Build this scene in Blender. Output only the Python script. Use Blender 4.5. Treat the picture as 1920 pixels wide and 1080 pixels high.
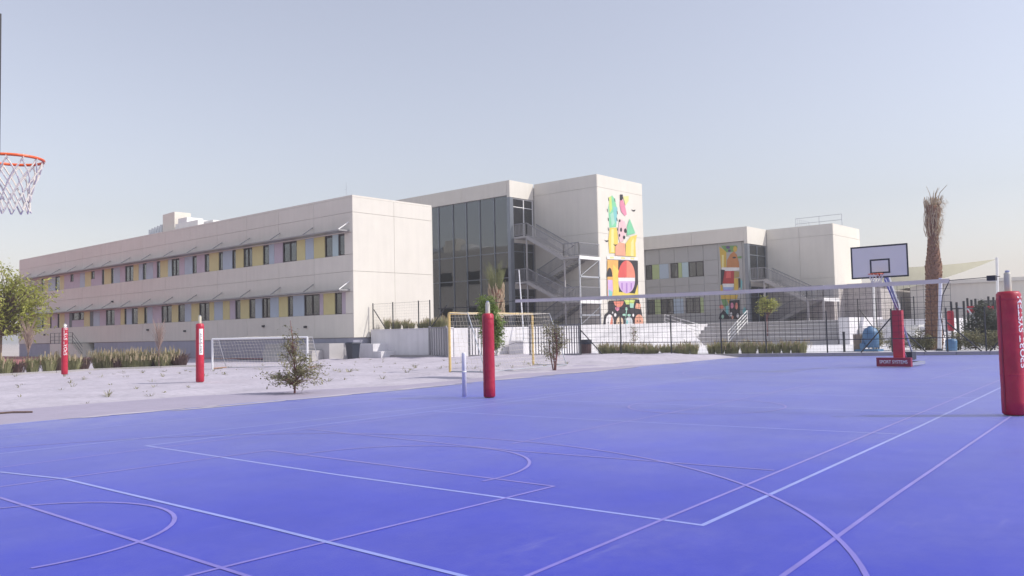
import bpy, math, random
from mathutils import Vector, Matrix
import numpy as np
for o in list(bpy.data.objects): bpy.data.objects.remove(o)
random.seed(7); RNG = np.random.default_rng(11)
scene = bpy.context.scene
COL = scene.collection
R = math.radians

# ------------------------------------------------------------------ camera
YAW, PITCH, ROLL, FPX, EYE = 0.85687672, 0.05191557, -0.02198907, 1565.148, 1.5
fwd = Vector((math.sin(YAW)*math.cos(PITCH), math.cos(YAW)*math.cos(PITCH), math.sin(PITCH)))
rgt = Vector((math.cos(YAW), -math.sin(YAW), 0)); upv = rgt.cross(fwd)
r2 = rgt*math.cos(ROLL) + upv*math.sin(ROLL); u2 = upv*math.cos(ROLL) - rgt*math.sin(ROLL)
cd = bpy.data.cameras.new('camera'); cam = bpy.data.objects.new('camera', cd); COL.objects.link(cam)
cd.sensor_width = 36.0; cd.lens = FPX/1920*36; cd.clip_end = 6000; cd.clip_start = 0.05
M = Matrix((r2, u2, -fwd)).transposed().to_4x4(); M.translation = (0, 0, EYE); cam.matrix_world = M
scene.camera = cam

# ------------------------------------------------------------------ sky, sun, exposure
SUN_H = Vector((0.52, -0.855)).normalized(); SUN_EL = R(42)
w = bpy.data.worlds.new('World'); scene.world = w; w.use_nodes = True
nt = w.node_tree; bg = nt.nodes['Background']; sk = nt.nodes.new('ShaderNodeTexSky')
sk.sky_type = 'NISHITA'; sk.sun_disc = False; sk.sun_elevation = SUN_EL
sk.sun_rotation = math.atan2(SUN_H.x, SUN_H.y); sk.altitude = 10
sk.air_density = 1.7; sk.dust_density = 0.8; sk.ozone_density = 4.0
hs = nt.nodes.new('ShaderNodeHueSaturation'); hs.inputs['Saturation'].default_value = 0.45; hs.inputs['Value'].default_value = 1.0
mx_ = nt.nodes.new('ShaderNodeMix'); mx_.data_type = 'RGBA'; mx_.blend_type = 'MULTIPLY'; mx_.inputs[0].default_value = 1.0; mx_.inputs[7].default_value = (1.0, 0.955, 1.04, 1)
nt.links.new(sk.outputs[0], hs.inputs['Color']); nt.links.new(hs.outputs[0], mx_.inputs[6]); nt.links.new(mx_.outputs[2], bg.inputs[0]); bg.inputs[1].default_value = 0.13
sd = bpy.data.lights.new('sun', 'SUN'); sun = bpy.data.objects.new('sun', sd); COL.objects.link(sun)
sd.energy = 3.0; sd.angle = R(0.53); sd.color = (1.0, 0.95, 0.87)
tosun = Vector((SUN_H.x*math.cos(SUN_EL), SUN_H.y*math.cos(SUN_EL), math.sin(SUN_EL)))
sun.rotation_euler = tosun.to_track_quat('Z', 'Y').to_euler()
vs = scene.view_settings; vs.view_transform = 'Standard'; vs.look = 'None'; vs.gamma = 1.0; vs.use_curve_mapping = False
vs.exposure = 0.25

# ------------------------------------------------------------------ materials
def pmat(name, col, rough=0.7, var=0.06, scale=3.0, bump=0.0, bscale=None, metal=0.0, spec=0.5, big=0.0, trans=0.0, streak=0.0):
    m = bpy.data.materials.new(name); m.use_nodes = True; n = m.node_tree; L = n.links
    b = n.nodes['Principled BSDF']; b.inputs['Roughness'].default_value = rough; b.inputs['Metallic'].default_value = metal
    b.inputs['Specular IOR Level'].default_value = spec
    geo = n.nodes.new('ShaderNodeNewGeometry')
    def noise(sc, det=4):
        t = n.nodes.new('ShaderNodeTexNoise'); t.inputs['Scale'].default_value = sc; t.inputs['Detail'].default_value = det
        L.new(geo.outputs['Position'], t.inputs['Vector']); return t.outputs['Fac']
    def remap(s, lo, hi):
        r = n.nodes.new('ShaderNodeMapRange'); r.inputs['From Min'].default_value = 0.3; r.inputs['From Max'].default_value = 0.7
        r.inputs['To Min'].default_value = lo; r.inputs['To Max'].default_value = hi; L.new(s, r.inputs['Value']); return r.outputs[0]
    f = remap(noise(scale), 1-var, 1+var)
    if big > 0:
        g = remap(noise(scale*0.11, 5), 1-big, 1+big)
        k = n.nodes.new('ShaderNodeMath'); k.operation = 'MULTIPLY'; L.new(f, k.inputs[0]); L.new(g, k.inputs[1]); f = k.outputs[0]
    if streak > 0:
        mp = n.nodes.new('ShaderNodeMapping'); mp.inputs['Scale'].default_value = (2.2, 2.2, 0.16); L.new(geo.outputs['Position'], mp.inputs['Vector'])
        t = n.nodes.new('ShaderNodeTexNoise'); t.inputs['Scale'].default_value = 1.3; t.inputs['Detail'].default_value = 6; L.new(mp.outputs[0], t.inputs['Vector'])
        g = remap(t.outputs['Fac'], 1-streak, 1+streak*0.4)
        k = n.nodes.new('ShaderNodeMath'); k.operation = 'MULTIPLY'; L.new(f, k.inputs[0]); L.new(g, k.inputs[1]); f = k.outputs[0]
    mx = n.nodes.new('ShaderNodeVectorMath'); mx.operation = 'SCALE'; mx.inputs[0].default_value = col; L.new(f, mx.inputs['Scale'])
    L.new(mx.outputs[0], b.inputs['Base Color'])
    if bump > 0:
        bp = n.nodes.new('ShaderNodeBump'); bp.inputs['Strength'].default_value = bump; bp.inputs['Distance'].default_value = 0.05
        L.new(noise(bscale or scale*4, 6), bp.inputs['Height']); L.new(bp.outputs[0], b.inputs['Normal'])
    if trans > 0:
        out = n.nodes['Material Output']; tr = n.nodes.new('ShaderNodeBsdfTranslucent'); L.new(mx.outputs[0], tr.inputs['Color'])
        ms = n.nodes.new('ShaderNodeMixShader'); ms.inputs[0].default_value = trans
        L.new(b.outputs[0], ms.inputs[1]); L.new(tr.outputs[0], ms.inputs[2]); L.new(ms.outputs[0], out.inputs['Surface'])
    return m
def glassmat(name, tint, ior):
    m = bpy.data.materials.new(name); m.use_nodes = True; n = m.node_tree; L = n.links
    n.nodes.remove(n.nodes['Principled BSDF']); out = n.nodes['Material Output']
    t = n.nodes.new('ShaderNodeBsdfTransparent'); t.inputs[0].default_value = (*tint, 1)
    g = n.nodes.new('ShaderNodeBsdfGlossy'); g.inputs['Roughness'].default_value = 0.02; g.inputs['Color'].default_value = (0.93, 0.96, 1, 1)
    fr = n.nodes.new('ShaderNodeFresnel'); fr.inputs[0].default_value = ior
    geo = n.nodes.new('ShaderNodeNewGeometry'); no = n.nodes.new('ShaderNodeTexNoise'); no.inputs['Scale'].default_value = 0.55
    L.new(geo.outputs['Position'], no.inputs['Vector'])
    bp = n.nodes.new('ShaderNodeBump'); bp.inputs['Strength'].default_value = 0.06; bp.inputs['Distance'].default_value = 0.15
    L.new(no.outputs['Fac'], bp.inputs['Height']); L.new(bp.outputs[0], g.inputs['Normal'])
    mx = n.nodes.new('ShaderNodeMixShader'); L.new(fr.outputs[0], mx.inputs[0]); L.new(t.outputs[0], mx.inputs[1]); L.new(g.outputs[0], mx.inputs[2])
    L.new(mx.outputs[0], out.inputs['Surface']); return m
def blockmat(name, c1, c2):
    m = pmat(name, c1, 0.9); n = m.node_tree; L = n.links; b = n.nodes['Principled BSDF']
    geo = n.nodes.new('ShaderNodeNewGeometry'); sp = n.nodes.new('ShaderNodeSeparateXYZ'); L.new(geo.outputs['Position'], sp.inputs[0])
    ad = n.nodes.new('ShaderNodeMath'); ad.operation = 'ADD'; L.new(sp.outputs[0], ad.inputs[0]); L.new(sp.outputs[1], ad.inputs[1])
    cb = n.nodes.new('ShaderNodeCombineXYZ'); L.new(ad.outputs[0], cb.inputs[0]); L.new(sp.outputs[2], cb.inputs[1])
    br = n.nodes.new('ShaderNodeTexBrick'); br.inputs['Color1'].default_value = (*c1, 1); br.inputs['Color2'].default_value = (*c2, 1)
    br.inputs['Mortar'].default_value = (*[x*0.6 for x in c1], 1); br.inputs['Scale'].default_value = 1.0
    br.inputs['Brick Width'].default_value = 0.6; br.inputs['Row Height'].default_value = 0.3; br.inputs['Mortar Size'].default_value = 0.02
    L.new(cb.outputs[0], br.inputs['Vector']); L.new(br.outputs[0], b.inputs['Base Color']); return m

MT = {}
MT['wall'] = pmat('cream render', (0.72, 0.68, 0.605), 0.85, 0.02, 1.2, 0.04, 30, big=0.04, streak=0.04)
MT['groove'] = pmat('joint sealant', (0.50, 0.47, 0.43), 0.9)
MT['plinth'] = pmat('grey plinth', (0.36, 0.36, 0.44), 0.85, 0.05, 2.0, streak=0.08)
MT['white'] = pmat('white paint', (0.80, 0.79, 0.77), 0.6, 0.03, 3, streak=0.05)
MT['whitewall'] = pmat('white terrace wall', (0.74, 0.72, 0.74), 0.85, 0.04, 1.5, big=0.04, streak=0.09)
MT['Y'] = pmat('pastel yellow panel', (0.62, 0.55, 0.25), 0.55, 0.03, 2)
MT['B'] = pmat('pastel blue panel', (0.42, 0.50, 0.58), 0.55, 0.03, 2)
MT['T'] = pmat('pastel teal panel', (0.46, 0.58, 0.60), 0.55, 0.03, 2)
MT['M'] = pmat('pastel mauve panel', (0.50, 0.42, 0.49), 0.55, 0.03, 2)
MT['G'] = pmat('pastel green panel', (0.42, 0.50, 0.24), 0.55, 0.03, 2)
MT['frame'] = pmat('dark brown window frame', (0.055, 0.045, 0.045), 0.5, 0.05)
MT['pane'] = glassmat('window glass', (0.55, 0.55, 0.55), 2.0)
MT['room'] = pmat('dim room behind glass', (0.22, 0.20, 0.19), 0.9)
MT['blind'] = pmat('pale window blind', (0.45, 0.42, 0.40), 0.9, 0.05, 8)
MT['curtainglass'] = glassmat('curtain wall glass', (0.26, 0.33, 0.34), 2.15)
MT['mullion'] = pmat('grey aluminium', (0.22, 0.24, 0.27), 0.4, 0.04, 4, metal=0.4)
MT['canopy'] = pmat('galvanised canopy', (0.34, 0.33, 0.33), 0.5, 0.06, 3, metal=0.3)
MT['steel'] = pmat('painted stair steel', (0.36, 0.345, 0.335), 0.5, 0.06, 5)
MT['galv'] = pmat('galvanised tube', (0.55, 0.57, 0.60), 0.35, 0.05, 8, metal=0.7)
MT['dark'] = pmat('black fence paint', (0.025, 0.027, 0.032), 0.5, 0.1, 6)
MT['greyrail'] = pmat('grey railing paint', (0.24, 0.235, 0.25), 0.5, 0.05, 6)
MT['red'] = pmat('red vinyl pad', (0.47, 0.014, 0.045), 0.42, 0.12, 4, 0.25, 9, big=0.1, streak=0.12)
MT['darkred'] = pmat('dark red base pad', (0.27, 0.01, 0.045), 0.5, 0.12, 5, 0.1, 14)
MT['letter'] = pmat('white print', (0.82, 0.80, 0.80), 0.5, 0.02)
MT['post'] = pmat('cream post paint', (0.60, 0.57, 0.44), 0.4, 0.05, 5)
MT['whitepvc'] = pmat('white plastic', (0.78, 0.78, 0.80), 0.35, 0.03, 4)
MT['yellowmetal'] = pmat('yellow goal paint', (0.74, 0.53, 0.20), 0.5, 0.10, 8)
MT['rust'] = pmat('rusty base bar', (0.36, 0.20, 0.13), 0.8, 0.15, 8)
MT['net'] = pmat('black net cord', (0.05, 0.05, 0.055), 0.8)
MT['whitenet'] = pmat('white net cord', (0.88, 0.84, 0.75), 0.85, trans=0.35)
MT['band'] = pmat('off white net band', (0.78, 0.70, 0.56), 0.8, 0.05, 6)
MT['orange'] = pmat('orange rim paint', (0.80, 0.13, 0.03), 0.4, 0.05, 8)
MT['board'] = pmat('pale grey backboard', (0.82, 0.78, 0.68), 0.35, 0.02, 2)
MT['bin'] = pmat('dark plastic bin', (0.022, 0.028, 0.045), 0.45, 0.08, 5)
MT['brownbin'] = pmat('brown slatted bin', (0.10, 0.055, 0.06), 0.6, 0.12, 7)
MT['blue'] = pmat('blue plastic tank', (0.075, 0.18, 0.33), 0.5, 0.1, 4, streak=0.1)
MT['cardboard'] = pmat('brown box', (0.28, 0.22, 0.18), 0.9)
MT['bark'] = pmat('bark', (0.16, 0.105, 0.085), 0.95, 0.2, 20, 0.4, 40)
MT['redstem'] = pmat('reddish young stem', (0.20, 0.09, 0.085), 0.9, 0.2, 20)
MT['palmbark'] = pmat('palm trunk bark', (0.27, 0.15, 0.095), 0.95, 0.25, 12, 0.5, 30)
MT['palmdry'] = pmat('dry palm fibre', (0.46, 0.36, 0.24), 0.9, 0.25, 14)
MT['palmleaf'] = pmat('dusty palm frond', (0.20, 0.21, 0.08), 0.7, 0.2, 9, trans=0.2)
MT['leafy'] = pmat('yellow green leaf', (0.42, 0.43, 0.11), 0.55, 0.35, 2.2, trans=0.45)
MT['leafg'] = pmat('mid green leaf', (0.19, 0.26, 0.06), 0.55, 0.3, 2.5, trans=0.3)
MT['leafdull'] = pmat('dusty olive leaf', (0.25, 0.235, 0.12), 0.7, 0.3, 3, trans=0.2)
MT['leafgrey'] = pmat('grey green leaf', (0.085, 0.10, 0.07), 0.75, 0.25, 2, trans=0.15)
MT['grass'] = pmat('pale fountain grass', (0.34, 0.335, 0.17), 0.8, 0.25, 4, trans=0.3)
MT['grassp'] = pmat('purplish grass', (0.15, 0.09, 0.085), 0.8, 0.25, 4, trans=0.25)
MT['straw'] = pmat('straw coloured flower head', (0.42, 0.34, 0.22), 0.85, 0.2, 5, trans=0.25)
MT['twig'] = pmat('bare pale twig', (0.38, 0.27, 0.23), 0.9, 0.15, 9)
MT['sail'] = pmat('beige shade cloth', (0.62, 0.59, 0.44), 0.9, 0.03, 3, trans=0.35)
MT['block'] = blockmat('concrete block', (0.52, 0.48, 0.45), (0.46, 0.42, 0.40))
MT['steps'] = pmat('concrete seating step', (0.45, 0.43, 0.43), 0.9, 0.06, 2, big=0.05)
MT['kerb'] = pmat('concrete kerb', (0.36, 0.34, 0.34), 0.9, 0.07, 3, 0.1)
MT['greypanel'] = pmat('grey cladding panel', (0.40, 0.395, 0.385), 0.35, 0.03, 1.5)
MT['door'] = pmat('dark blue grey door', (0.055, 0.065, 0.085), 0.45, 0.05)
MT['roof'] = pmat('roof membrane', (0.45, 0.44, 0.42), 0.9, 0.06, 2)

# ------------------------------------------------------------------ mesh helpers
class MB:
    def __init__(s): s.v = []; s.f = []; s.m = []
    def add(s, vs_, fs, mi=0):
        o = len(s.v); s.v += [tuple(v) for v in vs_]; s.f += [tuple(i+o for i in f) for f in fs]; s.m += [mi]*len(fs); return s
    def box(s, x0, x1, y0, y1, z0, z1, mi=0):
        return s.add([(x0,y0,z0),(x1,y0,z0),(x1,y1,z0),(x0,y1,z0),(x0,y0,z1),(x1,y0,z1),(x1,y1,z1),(x0,y1,z1)],
                     [(0,3,2,1),(4,5,6,7),(0,1,5,4),(1,2,6,5),(2,3,7,6),(3,0,4,7)], mi)
    def hexa(s, P, mi=0):   # 8 points, bottom loop then top loop
        return s.add(P, [(0,3,2,1),(4,5,6,7),(0,1,5,4),(1,2,6,5),(2,3,7,6),(3,0,4,7)], mi)
    def bar(s, p, q, wd, ht, up=(0,0,1), mi=0):
        p = Vector(p); q = Vector(q); d = (q-p).normalized(); up = Vector(up)
        if abs(d.dot(up)) > 0.98: up = Vector((1,0,0))
        a = d.cross(up).normalized()*wd/2; b = a.cross(d).normalized()*ht/2
        return s.hexa([p-a-b, p+a-b, q+a-b, q-a-b, p-a+b, p+a+b, q+a+b, q-a+b], mi)
    def tube(s, p, q, r, r1=None, n=8, cap=True, mi=0):
        return s.path([p, q], [r, r if r1 is None else r1], n, cap, mi)
    def path(s, pts, rad, n=8, cap=True, mi=0):
        pts = [Vector(p) for p in pts]; o = len(s.v); k = len(pts)
        if not hasattr(rad, '__len__'): rad = [rad]*k
        ref = None
        for i, p in enumerate(pts):
            d = (pts[min(i+1,k-1)]-pts[max(i-1,0)]).normalized()
            if ref is None: ref = Vector((0,0,1)) if abs(d.z) < 0.9 else Vector((1,0,0))
            a = d.cross(ref).normalized(); b = d.cross(a).normalized(); ref = -b if False else ref
            for j in range(n):
                t = 2*math.pi*j/n; s.v.append(tuple(p+(a*math.cos(t)+b*math.sin(t))*rad[i]))
        for i in range(k-1):
            for j in range(n):
                s.f.append((o+i*n+j, o+i*n+(j+1)%n, o+(i+1)*n+(j+1)%n, o+(i+1)*n+j)); s.m.append(mi)
        if cap:
            s.f.append(tuple(o+j for j in range(n))[::-1]); s.m.append(mi); s.f.append(tuple(o+(k-1)*n+j for j in range(n))); s.m.append(mi)
        return s
    def lathe(s, cx, cy, prof, n=20, mi=0):
        o = len(s.v)
        for r, z in prof:
            for j in range(n):
                t = 2*math.pi*j/n; s.v.append((cx+r*math.cos(t), cy+r*math.sin(t), z))
        for i in range(len(prof)-1):
            for j in range(n):
                s.f.append((o+i*n+j, o+i*n+(j+1)%n, o+(i+1)*n+(j+1)%n, o+(i+1)*n+j)); s.m.append(mi)
        s.f.append(tuple(o+j for j in range(n))[::-1]); s.f.append(tuple(o+(len(prof)-1)*n+j for j in range(n))); s.m += [mi, mi]
        return s
    def mesh(s, name, mats, smooth=False, off=(0,0,0)):
        me = bpy.data.meshes.new(name)
        me.from_pydata([(a-off[0], b-off[1], c-off[2]) for a, b, c in s.v], [], s.f)
        for m in (mats if isinstance(mats, (list, tuple)) else [mats]): me.materials.append(MT[m] if isinstance(m, str) else m)
        if max(s.m, default=0) > 0: me.polygons.foreach_set('material_index', s.m)
        if smooth: me.polygons.foreach_set('use_smooth', [True]*len(me.polygons))
        me.update(); return me
    def build(s, name, mats, parent=None, smooth=False, at=None):
        off = OFF.get(parent.name, (0,0,0)) if parent else (at or (0,0,0))
        o = bpy.data.objects.new(name, s.mesh(name, mats, smooth, off)); COL.objects.link(o)
        if parent: o.parent = parent; OFF[o.name] = off
        else: o.location = off; OFF[o.name] = off
        return o
OFF = {}
def tag(o, label=None, cat=None, group=None, kind=None):
    if label: o['label'] = label
    if cat: o['category'] = cat
    if group: o['group'] = group
    if kind: o['kind'] = kind
    return o
def thing(name, loc, label, cat, group=None):
    o = bpy.data.objects.new(name, None); COL.objects.link(o); o.location = loc; o.empty_display_size = 0.3
    OFF[o.name] = tuple(loc); return tag(o, label, cat, group)
def inst(name, me, parent=None, loc=(0,0,0), rz=0, sc=1.0):
    o = bpy.data.objects.new(name, me); COL.objects.link(o); o.location = loc; o.rotation_euler = (0,0,rz)
    o.scale = sc if hasattr(sc, '__len__') else (sc,)*3
    if parent: o.parent = parent
    return o
def kid(name, me, parent):          # a copy of a local-space part under a placed thing
    return inst(name, me, parent)

# ================================================================== GROUND
def sheet(name, pts, z, m, parent=None):
    return MB().add([(x, y, z) for x, y in pts], [tuple(range(len(pts)))]).build(name, m, parent)
MT['ground'] = pmat('pale desert ground', (0.50, 0.44, 0.42), 0.95, 0.08, 0.8, 0.1, 6, big=0.08)
MT['sand'] = pmat('raked pale sand', (0.48, 0.44, 0.50), 0.95, 0.09, 5.0, 0.9, 3.2, big=0.10)
MT['paving'] = pmat('pinkish paving', (0.37, 0.33, 0.42), 0.9, 0.05, 3.0, 0.08, 20, big=0.05)
MT['track'] = pmat('red running track', (0.42, 0.14, 0.15), 0.9, 0.06, 3, 0.1, 30)
def courtmat():
    """worn acrylic: blue with pale dust patches, scuffs and sand blown in along the edge"""
    m = pmat('blue acrylic court', (0.014, 0.024, 0.46), 0.5, 0.06, 1.1, 0.06, 70, spec=0.5, big=0.10)
    n = m.node_tree; L = n.links; b = n.nodes['Principled BSDF']; src = b.inputs['Base Color'].links[0].from_socket
    geo = n.nodes.new('ShaderNodeNewGeometry')
    def N(sc, det, rgh=0.6, stretch=None):
        t = n.nodes.new('ShaderNodeTexNoise'); t.inputs['Scale'].default_value = sc; t.inputs['Detail'].default_value = det; t.inputs['Roughness'].default_value = rgh
        v = geo.outputs['Position']
        if stretch:
            mp = n.nodes.new('ShaderNodeMapping'); mp.inputs['Scale'].default_value = stretch; mp.inputs['Rotation'].default_value = (0,0,0.5); L.new(v, mp.inputs['Vector']); v = mp.outputs[0]
        L.new(v, t.inputs['Vector']); return t.outputs['Fac']
    def MR(s_, a0, a1, b0, b1):
        r = n.nodes.new('ShaderNodeMapRange'); r.inputs['From Min'].default_value = a0; r.inputs['From Max'].default_value = a1; r.inputs['To Min'].default_value = b0; r.inputs['To Max'].default_value = b1; L.new(s_, r.inputs['Value']); return r.outputs[0]
    def MA(op, x, y):
        k = n.nodes.new('ShaderNodeMath'); k.operation = op
        for i, v in enumerate((x, y)):
            if isinstance(v, (int, float)): k.inputs[i].default_value = v
            else: L.new(v, k.inputs[i])
        return k.outputs[0]
    dust = MA('MULTIPLY', MR(N(0.22, 6), 0.42, 0.72, 0.0, 1.0), MR(N(6.0, 8, 0.7), 0.35, 0.7, 0.25, 1.0))
    scuff = MA('MULTIPLY', MR(N(2.2, 7, 0.7, (0.25, 2.2, 1)), 0.58, 0.72, 0.0, 1.0), MR(N(0.5, 3), 0.45, 0.6, 0.0, 1.0))
    sp = n.nodes.new('ShaderNodeSeparateXYZ'); L.new(geo.outputs['Position'], sp.inputs[0])
    edge = MA('MULTIPLY', MR(sp.outputs[1], 14.2, 17.4, 0.0, 1.0), MR(N(1.3, 8, 0.7), 0.40, 0.66, 0.0, 1.0))
    fac = MA('MINIMUM', MA('ADD', MA('ADD', MA('MULTIPLY', dust, 0.28), MA('MULTIPLY', scuff, 0.26)), MA('MULTIPLY', edge, 0.55)), 0.75)
    mx = n.nodes.new('ShaderNodeMix'); mx.data_type = 'RGBA'; L.new(fac, mx.inputs[0]); L.new(src, mx.inputs[6]); mx.inputs[7].default_value = (0.30, 0.29, 0.50, 1); L.new(mx.outputs[2], b.inputs['Base Color'])
    L.new(MR(N(0.7, 8), 0.3, 0.7, 0.40, 0.58), b.inputs['Roughness'])
    b.inputs['Sheen Weight'].default_value = 0.75; b.inputs['Sheen Roughness'].default_value = 0.22; b.inputs['Sheen Tint'].default_value = (0.80, 0.84, 1.0, 1)
    return m
MT['court'] = courtmat()
MT['line'] = pmat('white court paint', (0.25, 0.30, 0.71), 0.5, 0.10, 3, big=0.08)
MT['lineo'] = pmat('faded pink court paint', (0.19, 0.16, 0.58), 0.5, 0.12, 3, big=0.08)

for k_ in ('line', 'lineo'):
    b_ = MT[k_].node_tree.nodes['Principled BSDF']; b_.inputs['Sheen Weight'].default_value = 0.75; b_.inputs['Sheen Roughness'].default_value = 0.22; b_.inputs['Sheen Tint'].default_value = (0.9, 0.88, 1.0, 1)
g = sheet('ground', [(-1500,-1500),(1500,-1500),(1500,1500),(-1500,1500)], -0.12, 'ground'); tag(g, kind='structure')
court = sheet('court', [(-25,-25),(46,-25),(44.0,3.4),(42.2,8.2),(33.0,33.9-8),(34.6,18.35),(22.2,17.7),(14,17.2),(-25,17.1)][:3]+[(42.2,8.2),(38.6,18.5),(22.2,17.7),(14,17.2),(-25,17.1)], 0.0, 'court'); tag(court, kind='structure')
pv = sheet('paving', [(-25,17.0),(14.2,17.0),(22.3,17.5),(38.8,18.3),(36.2,25.6),(27,20.5),(21,19.0),(16.5,18.6),(12.84,20.1),(11.0,20.8),(-25,21.2)], -0.008, 'paving'); tag(pv, kind='structure')

def sandz(x, y):
    d = y-(17.4 if x > 16 else 20.8 if x < 11.5 else 20.8-(x-11.5)*0.72)
    e = min(max(d/3.0, 0), 1); e = e*e*(3-2*e)
    n = 0.020*math.sin(x*1.9+math.sin(y*1.3)*1.7)+0.018*math.sin(y*2.3+math.sin(x*0.9)*2.1)+0.012*math.sin(x*4.1+y*3.3)+0.03*math.sin(x*0.35+1)*math.sin(y*0.3)
    rise = 0.17*min(max((x-29)/4.0, 0), 1) if y < 44 else 0
    if x > 31.2 and y > 39.5: rise = 0.0
    return -0.05+e*(0.05+n+rise)
xs = np.arange(-6, 38.01, 0.28); ys = np.arange(16.5, 62.01, 0.28)
V = [(x, y, sandz(x, y)) for y in ys for x in xs]; nx = len(xs)
F = [(j*nx+i, j*nx+i+1, (j+1)*nx+i+1, (j+1)*nx+i) for j in range(len(ys)-1) for i in range(nx-1)]
so = MB().add(V, F).build('sand', 'sand', smooth=True); tag(so, kind='structure')
fs = sheet('sand_field', [(-200,61),(31.7,61),(31.7,200),(-200,200)], -0.06, 'sand'); tag(fs, kind='structure')
tr = sheet('running_track', [(-60,47.5),(4,49.5),(17.5,55.5),(25,63.5),(31.75,74),(31.75,120),(-60,120)], 0.045, 'track'); tag(tr, kind='structure')
ts = sheet('track_edge', [(30.6,47),(31.75,47),(31.75,73.9),(31.0,72.6)], 0.05, 'track'); tag(ts, kind='structure')

# painted markings, each its own strip on the court
def stripe(pts, wd, m, z):
    P = [Vector((x, y, 0)) for x, y in pts]; mb = MB(); k = len(P); L_, R_ = [], []
    for i, p in enumerate(P):
        d = (P[min(i+1,k-1)]-P[max(i-1,0)]).normalized(); nrm = Vector((-d.y, d.x, 0))*wd/2
        L_.append((p.x+nrm.x, p.y+nrm.y, z)); R_.append((p.x-nrm.x, p.y-nrm.y, z))
    mb.add(R_+L_, [(i, i+1, k+i+1, k+i) for i in range(k-1)]); mb.build('court_line', m, court)
def arc(cx, cy, r, a0, a1, n=40): return [(cx+r*math.cos(R(a0+(a1-a0)*i/n)), cy+r*math.sin(R(a0+(a1-a0)*i/n))) for i in range(n+1)]
W_, O_ = 'line', 'lineo'
for i, (pts, wd, m) in enumerate([
    ([(-12,17.1),(5.46,17.2),(13.92,17.17),(22.2,17.66),(33,18.2)], 0.06, W_),
    ([(5.55,11.73),(13.5,11.82),(22.6,12.05)], 0.05, W_), ([(5.57,11.73),(5.60,7.4),(5.77,3.12)], 0.05, W_), ([(5.77,3.14),(13.0,3.54),(22.4,4.15)], 0.05, W_),
    ([(22.45,4.15),(22.55,12.05)], 0.05, W_), ([(11.2,11.77),(11.55,7.0),(11.97,3.5)], 0.05, W_), ([(14.1,11.83),(14.6,7.0),(15.2,3.64)], 0.05, W_), ([(17.1,11.86),(17.6,7.8),(18.36,3.9)], 0.05, W_),
    ([(-8,11.25),(3.6,11.33),(13.1,11.46),(25,11.7)], 0.05, O_), ([(-8,12.9),(4.03,12.71),(14.0,12.35),(26,12.2)], 0.05, W_), ([(-8,15.0),(6,14.9),(24,14.6)], 0.04, W_),
    ([(-6,2.7),(4.65,3.41),(10.3,3.76),(25.4,4.7)], 0.05, O_), ([(-4,1.6),(5.13,2.15),(7.72,2.33),(15.0,2.75),(26,3.3)], 0.05, O_),
    ([(13.93,17.14),(13.84,13.78)], 0.05, W_), ([(8.48,7.40),(14.4,7.72),(21.06,8.17)], 0.05, O_), ([(23.89,6.18),(30.0,6.55)], 0.05, O_),
    ([(-3,9.95),(6.27,9.74)], 0.05, O_), ([(6.27,9.76),(6.38,5.04)], 0.05, O_), ([(6.39,5.05),(-3,5.15)], 0.05, O_),
    ([(8.05,11.4),(7.99,6.98),(8.36,3.7)], 0.05, O_), ([(3.2,11.8),(3.47,10.9),(3.72,9.75),(3.75,6.0),(3.7,1.0)], 0.05, W_), ([(2.85,11.2),(2.9,9.1),(2.92,2.0)], 0.05, O_),
    (arc(2.45,7.4,6.28,-78,78,60), 0.05, O_), (arc(14.42,7.7,1.45,0,360,60), 0.05, O_), (arc(6.33,7.42,1.62,-95,95,40), 0.05, O_), (arc(2.35,7.35,1.25,-100,100,30), 0.05, O_),
    (arc(27.6,8.5,6.2,100,262,50), 0.05, O_), ([(24.2,11.1),(23.9,6.2)], 0.05, O_), ([(24.2,10.9),(33.5,11.3)], 0.05, O_), ([(28.2,13.0),(28.9,3.5)], 0.05, W_)]):
    stripe(pts, wd*(0.9 if m == 'line' else 0.75), m, 0.0012+0.00012*i)

# sand blown over the court's edge
rs = random.Random(23); mb = MB()
for k in range(46):
    x = rs.uniform(-3, 34); y0 = np.interp(x, [-10,14,22.2,38.6], [17.12,17.2,17.7,18.5]); cy = y0-rs.uniform(0.0,0.35); a = rs.uniform(0.3,1.6); b = rs.uniform(0.04,0.16); n = 14
    mb.add([(x+a*math.cos(t)*rs.uniform(0.7,1.1), cy+b*math.sin(t)*rs.uniform(0.6,1.2), 0.0058+0.00006*k) for t in [6.283*i/n for i in range(n)]], [tuple(range(n))])
tag(mb.build('sand_drift', 'sand'), kind='stuff')

# raised school terrace, sloping bank, kerb and concrete plaza
TE = [(33.2,33.2),(40.25,32.2),(41.2,31.6),(49.4,38.1),(53.25,30.1),(54.6,31.0),(62.75,32.8),(62.75,20.0),(63.5,15),(110,15),(110,110),(38.46,110),(38.46,40.0),(33.2,40.0)]
tg = MB().add([(x,y,1.78) for x, y in TE],[tuple(range(len(TE)))]).build('terrace', 'paving'); tag(tg, kind='structure')
tw = thing('terrace_wall', (48,34,0), 'white wall under the raised terrace edge behind the gravel bank', 'wall')
for i in range(1, 9):
    (xa, ya), (xb, yb) = TE[i], TE[i+1]; MB().bar((xa,ya,0.88),(xb,yb,0.88),0.12,1.76).build('wall', 'whitewall', tw)
pz = sheet('plaza', [(34.6,31.2),(42.9,8.0),(46,-12),(120,-12),(120,32),(40,32)], 0.13, 'whitewall'); tag(pz, kind='structure')
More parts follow.
